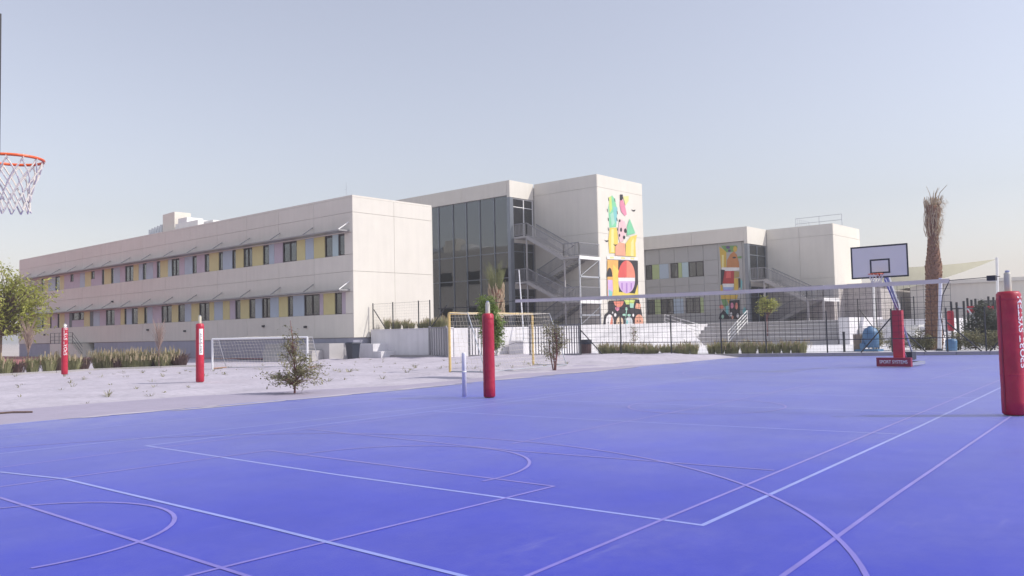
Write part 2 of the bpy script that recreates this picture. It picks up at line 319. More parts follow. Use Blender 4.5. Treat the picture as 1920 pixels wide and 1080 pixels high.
# bank of white gravel falling from the terrace
bx = []
nu, nv = 40, 16
def bankp(u, v):
    a = Vector((49.5, 38.0, 1.86)).lerp(Vector((53.2, 30.2, 1.86)), u); b = Vector((41.0, 31.2, 0.12)).lerp(Vector((49.0, 26.0, 0.12)), u)
    p = a.lerp(b, v); k = math.sin(v*math.pi)
    p.z += 0.10*k*math.sin(u*9+v*4)+0.05*math.sin(u*31+v*17)*k+0.25*k; return p
BV = [bankp(i/nu, j/nv) for j in range(nv+1) for i in range(nu+1)]
BF = [(j*(nu+1)+i, (j+1)*(nu+1)+i, (j+1)*(nu+1)+i+1, j*(nu+1)+i+1) for j in range(nv) for i in range(nu)]
MT['gravel'] = pmat('white gravel bank', (0.72, 0.69, 0.70), 0.95, 0.10, 6, 0.5, 12, big=0.06)
bk = MB().add(BV, BF).build('gravel_bank', 'gravel', smooth=True); tag(bk, kind='structure')

FA, FB = Vector((33.4, 33.0, 0)), Vector((43.2, 5.6, 0))     # boundary fence line
def fl(t): return FA.lerp(FB, t)
def fxy(x): t = (x-FA.x)/(FB.x-FA.x); return fl(t)
kd = (FB-FA).normalized(); kn = Vector((kd.y, -kd.x, 0))      # kn points away from the court? fixed below
if kn.x < 0: kn = -kn
kr = thing('kerb', (34.2, 31, 0), 'long low concrete kerb under the black mesh fence beyond the court', 'kerb')
n_k = 26; a = fxy(33.9); b = FB + kd*6
for i in range(n_k):
    p = a.lerp(b, i/n_k) - kn*0.18; q = a.lerp(b, (i+1)/n_k) - kn*0.18; q = q-(q-p).normalized()*0.015
    MB().bar(p+Vector((0,0,0.075)), q+Vector((0,0,0.075)), 0.25, 0.17).build('kerbstone', 'kerb', kr)

# ================================================================== BUILDINGS
def panel_face(root, axis, c, a0, a1, zs, ncol, m='wall', th=0.05, gap=0.02, mat_name='wall_panel'):
    """precast panels standing 5 cm proud of a wall plane; axis 'x': plane X=c facing -X, 'y': plane Y=c facing -Y"""
    for z0, z1 in zs:
        for k in range(ncol):
            p0 = a0+(a1-a0)*k/ncol+gap/2; p1 = a0+(a1-a0)*(k+1)/ncol-gap/2
            mb = MB(); mb.box(c-th, c, p0, p1, z0+gap/2, z1-gap/2) if axis == 'x' else mb.box(p0, p1, c-th, c, z0+gap/2, z1-gap/2)
            mb.build(mat_name, m, root)

# ---- long classroom wing
WX, WY0, WY1, WZ = 31.85, 40.24, 95.1, 10.0
wing = thing('classroom_building', (WX, WY0, 0), 'long two-storey cream classroom block with pastel window bands and canopies', 'building')
MB().box(WX+0.25, 38.4, WY0+0.05, WY1, 1.32, 9.55).box(WX, WX+0.25, WY0+0.05, WY1, 1.32, 2.79).box(WX, WX+0.25, WY0+0.05, WY1, 4.13, 6.40).box(WX, WX+0.25, WY0+0.05, WY1, 7.74, 9.9) \
    .box(WX, WX+0.25, WY0+0.05, 41.0, 2.79, 4.13).box(WX, WX+0.25, WY0+0.05, 41.05, 6.4, 7.74).box(WX, WX+0.25, 92.95, WY1, 2.79, 4.13).box(WX, WX+0.25, 92.25, WY1, 6.4, 7.74).build('wall', 'groove', wing)
MB().box(WX+0.25, 38.1, WY0+0.3, WY1-0.3, 9.555, 9.6).build('roof', 'roof', wing)
MB().box(WX-0.03, 38.43, WY0+0.02, WY1, 9.905, 10.02).box(WX+0.25, 38.4, WY0+0.05, WY0+0.3, 9.56, 9.9).box(38.1, 38.4, WY0+0.3, WY1, 9.61, 9.9).build('parapet', 'wall', wing)
panel_face(wing, 'x', WX, WY0, WY1, [(1.34,2.79),(4.13,5.37),(5.37,6.40),(7.74,8.97),(8.97,9.90)], 14)
panel_face(wing, 'y', WY0+0.05, WX-0.05, 38.42, [(1.34,5.37),(5.37,8.97),(8.97,9.90)], 2)
# strips of wall closing the window bands at each end, and the sunny rear wall
panel_face(wing, 'x', WX, WY0, 41.0, [(2.80,4.12)], 1); panel_face(wing, 'x', WX, WY0, 41.05, [(6.41,7.73)], 1)
panel_face(wing, 'x', WX, 92.95, WY1, [(2.80,4.12)], 1); panel_face(wing, 'x', WX, 92.25, WY1, [(6.41,7.73)], 1)
MB().box(38.4, 38.45, WY0, WY1, 1.34, 9.9).build('rear_wall', 'wall', wing)
for z0 in (2.8, 6.4):
    for k in range(13):
        y = 42+k*4.0; f = MB().box(38.45, 38.49, y, y+1.8, z0, z0+1.35).build('window', 'frame', wing)
        MB().box(38.49, 38.5, y+0.07, y+1.73, z0+0.07, z0+1.28).build('pane', 'pane', f)
MB().box(WX+0.02, 38.35, WY0+0.15, 77.0, -0.1, 1.31).box(WX+0.02, 38.35, 84.5, WY1, -0.1, 1.31).box(WX+0.5, 38.3, 77.0, 84.5, -0.1, 1.30).build('plinth', 'plinth', wing)
MB().box(WX-1.4, WX+0.5, 78.2, 83.2, 0.0, 1.28).build('landing', 'wall', wing)
st = MB()
for k in range(7): st.box(WX-1.4, WX, 78.2-0.3*(k+1), 78.2-0.3*k, 0, 1.12-0.16*k)
st.build('stair', 'wall', wing)
rl = MB()
for y in np.arange(78.2, 83.3, 1.0): rl.tube((WX-1.35, y, 1.28), (WX-1.35, y, 2.25), 0.025, n=6)
for z in (1.6, 1.92, 2.25): rl.tube((WX-1.35, 78.2, z), (WX-1.35, 83.2, z), 0.02, n=6)
for z in (0.45, 0.78, 1.1): rl.tube((WX-1.35, 76.1, z-0.1), (WX-1.35, 78.2, z+1.12), 0.02, n=6)
rl.build('handrail', 'dark', wing)
UPPER = (41.05, [(41.77,'W'),(42.37,'T'),(43.14,'W'),(44.3,'Y'),(45.21,'B'),(46.15,'Y'),(47.74,'W2'),(48.74,'M'),(49.37,'B'),(50.09,'W'),(51.43,'Y'),(52.54,'W2'),(53.56,'Y'),(54.02,'W'),(55.31,'B'),(55.86,'W'),(57.2,'Y'),(57.85,'W'),(59.02,'M'),(59.66,'W'),(60.84,'B'),(61.69,'M'),(62.89,'W2'),(63.49,'T'),(64.76,'Y'),(65.33,'W'),(65.96,'M'),(67.16,'B'),(67.76,'W'),(68.47,'B'),(69.45,'Y'),(70.95,'W2'),(71.94,'M'),(73.18,'B'),(73.67,'W'),(75.05,'Y'),(75.49,'W'),(77.02,'M'),(77.77,'S'),(79.08,'Y'),(80.17,'B'),(81.6,'M'),(82.32,'S'),(83.77,'M'),(84.82,'Y'),(85.89,'W'),(87.6,'B'),(88.59,'Y'),(89.35,'W'),(91.15,'M'),(92.25,'B')])
LOWER = (41.0, [(41.48,'M'),(42.18,'W'),(43.35,'Y'),(43.75,'M'),(45.39,'W2'),(46.63,'B'),(47.21,'W'),(48.25,'Y'),(49.28,'B'),(50.26,'W2'),(51.09,'B'),(51.85,'W'),(52.98,'Y'),(53.65,'W'),(54.37,'M'),(55.32,'Y'),(56.53,'B'),(57.19,'Y'),(58.67,'W2'),(59.85,'Y'),(60.84,'B'),(61.86,'W'),(62.89,'Y'),(64.55,'W2'),(66.04,'M'),(66.98,'B'),(67.5,'W'),(68.63,'Y'),(69.71,'W'),(70.71,'B'),(71.08,'W'),(71.83,'Y'),(72.97,'M'),(74.68,'W2'),(75.92,'M'),(77.25,'B'),(77.98,'D'),(79.26,'Y'),(80.34,'S'),(81.89,'S'),(82.52,'D'),(83.6,'M'),(84.83,'Y'),(85.28,'W'),(86.75,'M'),(87.09,'W'),(88.52,'Y'),(89.2,'W'),(90.69,'B'),(91.13,'W'),(92.13,'Y'),(92.95,'W')])
def window(root, y0, y1, z0, z1, x, panes=1, blind=True):
    """window in a band, frame proud of the room face at x+0.2"""
    f = MB(); t = 0.06; xa, xb = x+0.06, x+0.17
    f.box(xa, xb, y0, y0+t, z0, z1).box(xa, xb, y1-t, y1, z0, z1).box(xa, xb, y0+t, y1-t, z0, z0+t).box(xa, xb, y0+t, y1-t, z1-t, z1)
    for k in range(1, panes): ym = y0+(y1-y0)*k/panes; f.box(xa, xb, ym-0.03, ym+0.03, z0+t, z1-t)
    f = f.build('window', 'frame', root)
    for k in range(panes):
        a = y0+(y1-y0)*k/panes+0.045; b = y0+(y1-y0)*(k+1)/panes-0.045
        MB().box(xa+0.05, xa+0.06, a, b, z0+t, z1-t).build('pane', 'pane', f)
    if blind:
        b0 = z0+t if random.random() < 0.5 else z0+(z1-z0)*random.uniform(0.2, 0.7)
        MB().box(x+0.2, x+0.215, y0+t, y1-t, b0, z1-t).build('blind', 'blind', f)
MB().box(WX+0.235, WX+0.252, 41.0, 92.95, 2.79, 4.13).box(WX+0.235, WX+0.252, 41.05, 92.25, 6.4, 7.74).build('band_backing', 'room', wing)
for (y, items), z0, z1 in ((UPPER, 6.40, 7.74), (LOWER, 2.79, 4.13)):
    for y1, k in items:
        if k in ('W', 'W2'): window(wing, y+0.01, y1-0.01, z0+0.005, z1-0.005, WX, 2 if k == 'W2' else 1, random.random() < 0.75)
        elif k == 'S':
            MB().box(WX+0.03, WX+0.2, y, y1, z0+0.005, z0+0.62).build('facade_panel', 'M', wing); window(wing, y+0.1, y1-0.1, z0+0.63, z1-0.005, WX, 1, False)
        elif k == 'D':
            d = MB().box(WX+0.04, WX+0.2, y+0.02, y1-0.02, 1.36, z1-0.01).build('door', 'door', wing); MB().box(WX+0.0, WX+0.04, y+0.1, y+0.16, 2.3, 2.5).build('handle', 'galv', d)
        else: MB().box(WX+0.03, WX+0.2, y+0.012, y1-0.012, z0+0.005, z1-0.005).build('facade_panel', k, wing)
        y = y1
for z in (7.82, 4.20):
    n = 13
    for k in range(n):
        a = 40.55+(92.9-40.55)*k/n; b = 40.55+(92.9-40.55)*(k+1)/n-0.015
        MB().hexa([(WX-0.85,a,z-0.02),(WX-0.06,a,z-0.02),(WX-0.06,b,z-0.02),(WX-0.85,b,z-0.02),(WX-0.85,a,z+0.05),(WX-0.06,a,z+0.08),(WX-0.06,b,z+0.08),(WX-0.85,b,z+0.05)]).build('canopy', 'canopy', wing)
    for k in range(15):
        y = 40.6+k*3.66+ (0 if k else 0.02)
        if y < 93: MB().tube((WX-0.82, y, z+0.06), (WX-0.05, y, z+0.56), 0.035, n=6).build('canopy_tie', 'white' if k == 0 else 'steel', wing)
for y, z in ((49.8,2.15),(66.5,2.2),(60.5,2.0),(88,2.1),(45.0,2.0),(73.0,4.75)):
    MB().box(WX-0.2, WX-0.05, y, y+0.16, z, z+0.14).build('wall_light', 'dark', wing)
# seating steps at the foot of the corner
stp = thing('corner_steps', (30.8, 43, 0), 'stacked concrete steps at the foot of the cream classroom block by the black bin', 'steps')
MB().box(30.4, 31.82, 40.8, 47.6, -0.05, 1.02).build('step', 'steps', stp); MB().box(29.6, 30.39, 41.4, 46.6, -0.05, 0.62).build('step', 'steps', stp); MB().box(28.9, 29.59, 42.0, 45.4, -0.05, 0.28).build('step', 'steps', stp)
MB().box(31.9, 33.0, 38.6, 40.15, 0, 0.95).box(31.9, 33.0, 37.9, 38.59, 0, 0.5).build('end_block', 'whitewall', stp)
# things on the wing's roof
o = MB().hexa([(33.2,65.0,9.6),(34.6,65.0,9.6),(34.6,67.0,9.6),(33.2,67.0,9.6),(33.2,65.0,11.86),(34.6,65.0,11.86),(34.6,67.0,11.8),(33.2,67.0,11.8)]).build('roof_vent', 'wall', at=(33.9,66,9.6)); tag(o, 'tall cream vent housing standing on the long classroom roof', 'vent')
ac = thing('rooftop_cooler', (33.6, 62.7, 9.6), 'white air handling unit on the classroom roof beside the tall vent', 'air conditioner')
MB().box(33.0, 34.8, 60.9, 64.5, 9.85, 10.75).build('casing', 'white', ac); MB().box(33.2, 34.6, 63.0, 64.4, 10.752, 11.2).build('fan_box', 'white', ac); MB().box(33.1,33.3,61,64.4,9.6,9.85).box(34.4,34.6,61,64.4,9.6,9.85).build('skid', 'galv', ac)
o = MB().box(33.0, 34.5, 58.6, 60.0, 9.6, 10.5).build('roof_hatch', 'white', at=(33.7,59.3,9.6)); tag(o, 'small low white hatch on the classroom roof', 'hatch')
dc = thing('roof_pipes', (33.6, 69, 9.6), 'cluster of grey ducts on the classroom roof left of the tall vent', 'ducts')
for k in range(5): MB().path([(33.4,67.6+k*0.5,9.6),(33.4,67.6+k*0.5,11.0-k*0.06),(34.2,67.6+k*0.5,11.1-k*0.06),(34.6,67.6+k*0.5,10.6)], 0.16, 8).build('duct', 'galv', dc)
o = MB().tube((33.5,43.0,9.6),(33.5,43.0,11.35),0.02,0.012,6).tube((33.5,42.85,10.9),(33.5,43.15,10.9),0.01,n=5).build('roof_mast', 'galv', at=(33.5,43,9.6)); tag(o, 'thin metal mast on the classroom roof near the sunny corner', 'mast')

# ---- glazed middle building with mural tower
BX, BY, TZ = 50.05, 43.4, 13.6
mid = thing('glazed_building', (BX, BY, 1.78), 'three-storey glass-fronted block with cream tower carrying the tall fruit mural', 'building')
for k in range(6):
    a = BY+0.32+k*5.0; MB().box(BX, BX+0.3, a+0.01, a+4.99, 12.42, TZ).build('parapet_panel', 'wall', mid)
MB().box(BX, 53.04, BY, BY+0.3, 12.25, TZ+0.002).build('parapet_panel', 'wall', mid)
MB().box(BX+0.31, 60, BY+0.31, 74, 12.5, 12.7).build('roof', 'roof', mid)
MB().box(59.7, 60, BY+0.3, 74, 1.78, 12.49).build('rear_wall', 'wall', mid)
for z in (1.8, 5.2, 8.8): MB().box(BX+0.45, 59.6, BY+0.3, 74, z-0.25 if z > 2 else z, z+0.2 if z > 2 else z+0.02).build('floor_slab', 'white', mid)
MB().box(55.5, 55.7, BY+2, 74, 1.9, 12.4).build('inner_wall', 'room', mid)
for y in (46.4, 51.4, 56.4): MB().tube((51.6,y,1.8),(51.6,y,12.4),0.22,n=12).build('inner_column', 'white', mid)
MB().box(BX, BX+0.42, BY, BY+0.31, 1.6, 12.24).build('corner_column', 'mullion', mid)
MY = [43.71, 45.25, 46.85, 48.4, 49.97, 51.72, 53.4, 55.0, 56.6, 58.2]
ZT = [1.9, 5.8, 7.85, 9.2, 12.41]
mu = MB()
for y in MY: MB().box(BX+0.12, BX+0.3, y-0.03, y+0.03, 1.8, 12.41).build('mullion', 'mullion', mid)
for z in (1.86, 5.8, 7.85): MB().box(BX+0.14, BX+0.28, 43.75, 58.2, z-0.025, z+0.025).build('transom', 'mullion', mid)
for i in range(len(MY)-1):
    for z0, z1 in ((1.9,5.77),(5.83,7.82),(7.88,12.4)): MB().box(BX+0.19, BX+0.205, MY[i]+0.035, MY[i+1]-0.035, z0, z1).build('pane', 'curtainglass', mid)
# end wall beside the stairs: glazing above, doors below
for z0, z1, ss in ((9.02,12.22,1),(5.42,8.6,1),(1.8,4.9,1)):
    f = MB()
    for x in (50.5, 51.85, 53.0): f.box(x-0.04, x+0.04, BY+0.08, BY+0.2, z0, z1)
    for z in (z0+0.03, z0+2.5, z1-0.03): f.box(50.54, 52.96, BY+0.09, BY+0.19, z-0.03, z+0.03)
    f = f.build('window', 'white' if z0 > 9 else 'mullion', mid)
    for xa, xb in ((50.55,51.8),(51.9,52.95)): MB().box(xa, xb, BY+0.13, BY+0.145, z0+0.06, z1-0.06).build('pane', 'curtainglass', f)
MB().box(50.47, 53.05, BY+0.02, BY+0.28, 8.61, 9.01).box(50.47, 53.05, BY+0.02, BY+0.28, 4.91, 5.41).build('spandrel', 'wall', mid)
MB().box(50.6, 53.0, BY+0.6, BY+0.7, 1.8, 12.2).build('inner_screen', 'room', mid)
# tower
T0, T1, TY0 = 53.15, 59.6, 37.1
MB().box(T0, T1, TY0, BY+0.3, 1.5, 13.3).build('tower_wall', 'groove', mid)
panel_face(mid, 'x', T0, TY0-0.05, BY-0.02, [(1.7,5.4),(5.4,9.0),(9.0,12.6),(12.6,13.58)], 1)
panel_face(mid, 'y', TY0, T0, T1+0.05, [(1.7,5.4),(5.4,9.0),(9.0,12.6),(12.6,13.58)], 1)
MB().box(T1, T1+0.05, TY0, BY, 1.7, 13.58).build('side_wall', 'wall', mid)
MB().box(T0+0.3, T1-0.3, TY0+0.3, BY, 13.305, 13.35).box(T0, T0+0.3, TY0, BY, 13.3, 13.6).box(T0+0.3, T1, TY0, TY0+0.3, 13.3, 13.6).box(T1-0.3, T1, TY0+0.3, BY, 13.3, 13.6).build('tower_roof', 'wall', mid)
# low link beside the wing
lk = thing('link_block', (39, 43, 1.7), 'narrow cream link wall with a downpipe between the classroom block and glass front', 'wall')
MB().box(38.9, 39.7, 43.2, 44.4, 1.7, 8.3).build('wall', 'wall', lk); MB().box(39.75, 40.1, 43.6, 44.6, 1.7, 7.2).build('column', 'plinth', lk); MB().tube((38.8,43.1,1.7),(38.8,43.1,8.0),0.05,n=8).build('downpipe', 'white', lk)

MC = dict(green=(0.22,0.58,0.34), teal=(0.22,0.52,0.52), lime=(0.55,0.66,0.18), mint=(0.36,0.62,0.48), dark=(0.035,0.03,0.035), yellow=(0.74,0.58,0.12), lemon=(0.78,0.70,0.30), pink=(0.70,0.25,0.36), palepink=(0.74,0.50,0.52), salmon=(0.74,0.36,0.24), white=(0.78,0.76,0.74), orange=(0.76,0.42,0.12), lilac=(0.60,0.42,0.66), violet=(0.40,0.22,0.52), red=(0.68,0.11,0.10), coral=(0.74,0.25,0.17), peach=(0.76,0.56,0.40), pale=(0.62,0.66,0.66), mustard=(0.62,0.42,0.07), leaf=(0.18,0.34,0.12), plum=(0.13,0.08,0.20), clay=(0.52,0.22,0.08), darkred=(0.44,0.04,0.04), olive=(0.38,0.28,0.10), sky=(0.32,0.42,0.68))
for k, v in MC.items(): MT['mural_'+k] = pmat('mural '+k, v, 0.8, 0.05, 2, streak=0.05)
MURAL_TOWER=[
('green',[(54.57,11.09),(54.86,11.89),(55.16,12.14),(55.50,11.90),(55.86,11.10),(55.62,9.63),(54.64,9.50)]),
('teal',[(55.31,11.27),(55.90,11.22),(55.67,9.86),(55.23,10.38)]),
('lime',[(54.67,11.92),(55.06,12.07),(55.11,11.03),(54.74,10.66)]),
('mint',[(54.81,10.56),(55.25,10.82),(55.44,9.95),(55.00,9.64)]),
('dark',[(54.59,11.89),(54.68,11.87),(54.73,11.62),(54.63,11.64)]),
('dark',[(55.47,11.93),(55.56,11.91),(55.61,11.66),(55.51,11.68)]),
('dark',[(54.37,10.99),(54.47,10.97),(54.51,10.72),(54.42,10.74)]),
('dark',[(55.75,10.96),(55.85,10.93),(55.89,10.68),(55.80,10.71)]),
('dark',[(54.45,10.29),(54.55,10.26),(54.59,10.01),(54.50,10.04)]),
('dark',[(55.68,10.39),(55.78,10.37),(55.83,10.12),(55.73,10.14)]),
('dark',[(54.42,9.52),(54.51,9.49),(54.56,9.24),(54.46,9.27)]),
('dark',[(55.70,9.62),(55.80,9.59),(55.85,9.34),(55.75,9.37)]),
('yellow',[(54.68,9.50),(55.66,9.58),(55.82,8.87),(55.71,7.54),(54.51,7.47),(54.44,8.56)]),
('lemon',[(54.91,9.41),(55.22,9.44),(55.17,7.61),(54.74,7.59)]),
('dark',[(53.87,8.49),(54.17,8.45),(54.48,8.51),(54.40,8.39),(54.17,8.34)]),
('dark',[(55.05,8.25),(55.36,8.20),(55.67,8.26),(55.59,8.14),(55.35,8.09)]),
('dark',[(57.85,11.27),(58.18,11.23),(58.52,11.31),(58.43,11.18),(58.17,11.12)]),
('pink',[(56.23,11.81),(56.64,11.96),(56.92,11.54),(57.18,10.78),(56.87,10.64),(56.38,10.93),(56.21,11.36)]),
('dark',[(56.26,12.32),(56.66,12.36),(56.70,12.03),(56.45,11.85),(56.25,11.87)]),
('lemon',[(56.71,12.20),(57.53,12.34),(57.51,11.94),(57.02,11.50)]),
('palepink',[(56.06,10.34),(56.85,10.18),(57.12,9.53),(56.56,8.59),(56.06,8.44),(55.79,8.98)]),
('dark',[(56.23,10.19),(56.20,10.26),(56.11,10.29),(56.03,10.25),(55.99,10.17),(56.02,10.09),(56.10,10.06),(56.19,10.10)]),
('dark',[(56.41,9.47),(56.37,9.60),(56.26,9.64),(56.14,9.58),(56.09,9.45),(56.13,9.33),(56.24,9.28),(56.36,9.34)]),
('dark',[(57.07,9.45),(57.02,9.59),(56.88,9.63),(56.73,9.56),(56.67,9.42),(56.72,9.28),(56.86,9.23),(57.01,9.30)]),
('dark',[(56.84,8.89),(56.79,9.00),(56.67,9.03),(56.54,8.98),(56.48,8.86),(56.53,8.76),(56.65,8.72),(56.78,8.77)]),
('dark',[(56.11,9.00),(56.08,9.10),(55.99,9.13),(55.91,9.08),(55.87,8.99),(55.90,8.90),(55.98,8.86),(56.07,8.91)]),
('green',[(57.13,9.76),(57.58,10.47),(58.35,9.34),(57.09,9.05)]),
('salmon',[(55.35,8.07),(55.96,8.44),(56.75,8.38),(56.80,7.37),(55.31,7.35)]),
('yellow',[(56.80,7.37),(56.86,8.39),(57.60,9.00),(58.61,9.24),(58.30,8.48),(58.34,7.40)]),
('lemon',[(57.52,7.41),(57.66,8.55),(58.05,8.92),(58.06,8.24),(57.97,7.41)]),
('white',[(54.15,7.23),(58.59,7.36),(58.58,7.10),(54.14,6.99)]),
('lemon',[(54.53,7.20),(55.11,7.22),(55.07,7.08),(54.52,7.06)]),
('lemon',[(56.09,7.25),(56.70,7.26),(56.69,7.12),(56.09,7.11)]),
('lemon',[(57.51,7.28),(58.09,7.29),(58.08,7.15),(57.50,7.14)]),
('dark',[(54.17,6.91),(58.58,7.07),(58.49,3.94),(54.02,3.87)]),
('orange',[(54.17,6.95),(55.69,6.97),(55.45,3.89),(54.02,3.87)]),
('yellow',[(54.93,6.61),(55.69,6.21),(55.65,4.00),(54.87,4.03)]),
('dark',[(54.80,5.62),(54.78,5.90),(54.71,6.13),(54.59,6.28),(54.45,6.33),(54.30,6.27),(54.17,6.11),(54.08,5.87),(54.03,5.60)]),
('lilac',[(54.12,5.36),(54.79,5.38),(54.82,4.53),(54.47,4.04),(54.11,4.09)]),
('teal',[(54.21,4.63),(54.78,4.42),(54.64,4.03),(54.26,4.02)]),
('yellow',[(54.95,4.01),(55.75,4.45),(57.97,4.36),(58.43,5.13),(58.49,3.94),(54.94,3.88)]),
('red',[(56.89,7.02),(56.64,6.98),(56.40,6.89),(56.18,6.75),(55.98,6.57),(55.82,6.36),(55.70,6.11),(55.61,5.85),(55.58,5.59),(56.81,5.63)]),
('coral',[(58.08,5.67),(58.07,5.95),(58.02,6.21),(57.91,6.45),(57.76,6.65),(57.58,6.82),(57.36,6.94),(57.13,7.00),(56.89,7.02),(56.81,5.63)]),
('white',[(55.61,5.58),(58.04,5.66),(58.03,5.38),(55.64,5.30)]),
('lilac',[(55.64,5.30),(58.03,5.38),(58.03,5.38),(57.97,5.12),(57.83,4.87),(57.62,4.66),(57.36,4.50),(57.06,4.39),(56.74,4.35),(56.43,4.38),(56.15,4.47),(55.91,4.62),(55.73,4.82),(55.63,5.05),(55.60,5.30)]),
('violet',[(55.99,5.17),(56.23,5.18),(56.20,4.57),(56.00,4.73)]),
('violet',[(56.67,5.19),(56.91,5.20),(56.87,4.40),(56.63,4.40)]),
('violet',[(57.36,5.21),(57.60,5.22),(57.54,4.73),(57.33,4.59)]),
('dark',[(54.17,3.74),(58.57,3.87),(58.86,3.03),(59.19,1.78),(53.42,1.83),(53.66,2.68),(54.21,2.95)]),
('coral',[(56.27,3.70),(56.23,3.56),(56.12,3.43),(55.96,3.32),(55.75,3.26),(55.53,3.23),(55.32,3.25),(55.13,3.32),(54.98,3.42),(54.88,3.54),(54.86,3.68)]),
('pink',[(55.65,3.21),(55.62,3.10),(55.55,3.01),(55.44,2.95),(55.32,2.92),(55.20,2.95),(55.11,3.01),(55.04,3.10),(55.03,3.21)]),
('lime',[(56.32,3.81),(57.94,3.84),(57.76,3.50),(56.60,3.46)]),
('mint',[(57.07,3.58),(57.76,3.54),(57.66,3.16),(57.17,3.20)]),
('salmon',[(58.10,3.59),(58.80,3.51),(58.69,3.09),(57.91,3.16)]),
('mint',[(56.35,2.24),(56.47,2.24),(56.71,3.02),(56.59,3.02)]),
('mint',[(56.49,2.63),(56.43,2.70),(56.26,2.73),(56.09,2.70),(56.02,2.63),(56.08,2.56),(56.25,2.53),(56.42,2.56)]),
('mint',[(57.24,2.60),(57.17,2.67),(56.98,2.70),(56.79,2.67),(56.71,2.60),(56.79,2.53),(56.97,2.50),(57.16,2.53)]),
('mint',[(56.78,3.11),(56.73,3.20),(56.61,3.24),(56.48,3.20),(56.42,3.11),(56.47,3.01),(56.59,2.97),(56.72,3.01)]),
('white',[(55.17,2.62),(55.12,2.73),(55.00,2.77),(54.88,2.73),(54.82,2.62),(54.87,2.51),(54.99,2.47),(55.11,2.51)]),
('white',[(57.73,2.60),(57.69,2.69),(57.59,2.73),(57.49,2.69),(57.44,2.60),(57.48,2.50),(57.58,2.46),(57.68,2.50)]),
('white',[(54.72,2.79),(54.69,2.86),(54.62,2.89),(54.55,2.86),(54.52,2.79),(54.55,2.72),(54.61,2.69),(54.68,2.72)]),
('white',[(53.64,1.80),(53.66,2.12),(53.69,2.29),(53.77,2.44),(53.89,2.56),(54.05,2.63),(54.21,2.66),(54.37,2.63),(54.52,2.56),(54.63,2.44),(54.70,2.29),(54.72,2.12),(54.70,1.79)]),
('peach',[(55.07,1.79),(55.08,2.03),(55.11,2.17),(55.19,2.30),(55.31,2.40),(55.45,2.46),(55.61,2.49),(55.77,2.46),(55.91,2.40),(56.02,2.30),(56.08,2.17),(56.10,2.02),(56.09,1.78)]),
('pale',[(56.39,1.78),(56.40,2.02),(56.43,2.16),(56.52,2.29),(56.64,2.40),(56.79,2.46),(56.95,2.49),(57.11,2.46),(57.25,2.40),(57.37,2.29),(57.43,2.16),(57.45,2.01),(57.44,1.77)]),
('salmon',[(57.73,1.77),(57.75,2.10),(57.79,2.28),(57.89,2.43),(58.04,2.56),(58.23,2.64),(58.44,2.67),(58.65,2.64),(58.83,2.56),(58.97,2.43),(59.06,2.27),(59.08,2.10),(59.06,1.75)]),
('coral',[(54.19,1.82),(54.49,2.57),(54.63,2.25),(54.61,1.82)]),
('teal',[(56.49,1.80),(56.55,2.24),(56.79,2.13),(56.73,1.80)]),
('dark',[(54.05,2.01),(54.01,2.08),(53.94,2.08),(53.90,2.02),(53.93,1.95),(54.01,1.95)]),
('dark',[(55.47,1.98),(55.43,2.05),(55.36,2.05),(55.31,1.98),(55.35,1.92),(55.43,1.92)]),
('dark',[(55.86,1.98),(55.83,2.05),(55.75,2.05),(55.71,1.98),(55.74,1.92),(55.82,1.91)]),
('dark',[(58.22,2.12),(58.18,2.19),(58.10,2.19),(58.06,2.12),(58.09,2.06),(58.18,2.05)]),
('dark',[(58.68,2.12),(58.64,2.19),(58.56,2.19),(58.52,2.12),(58.55,2.05),(58.64,2.05)]),
]
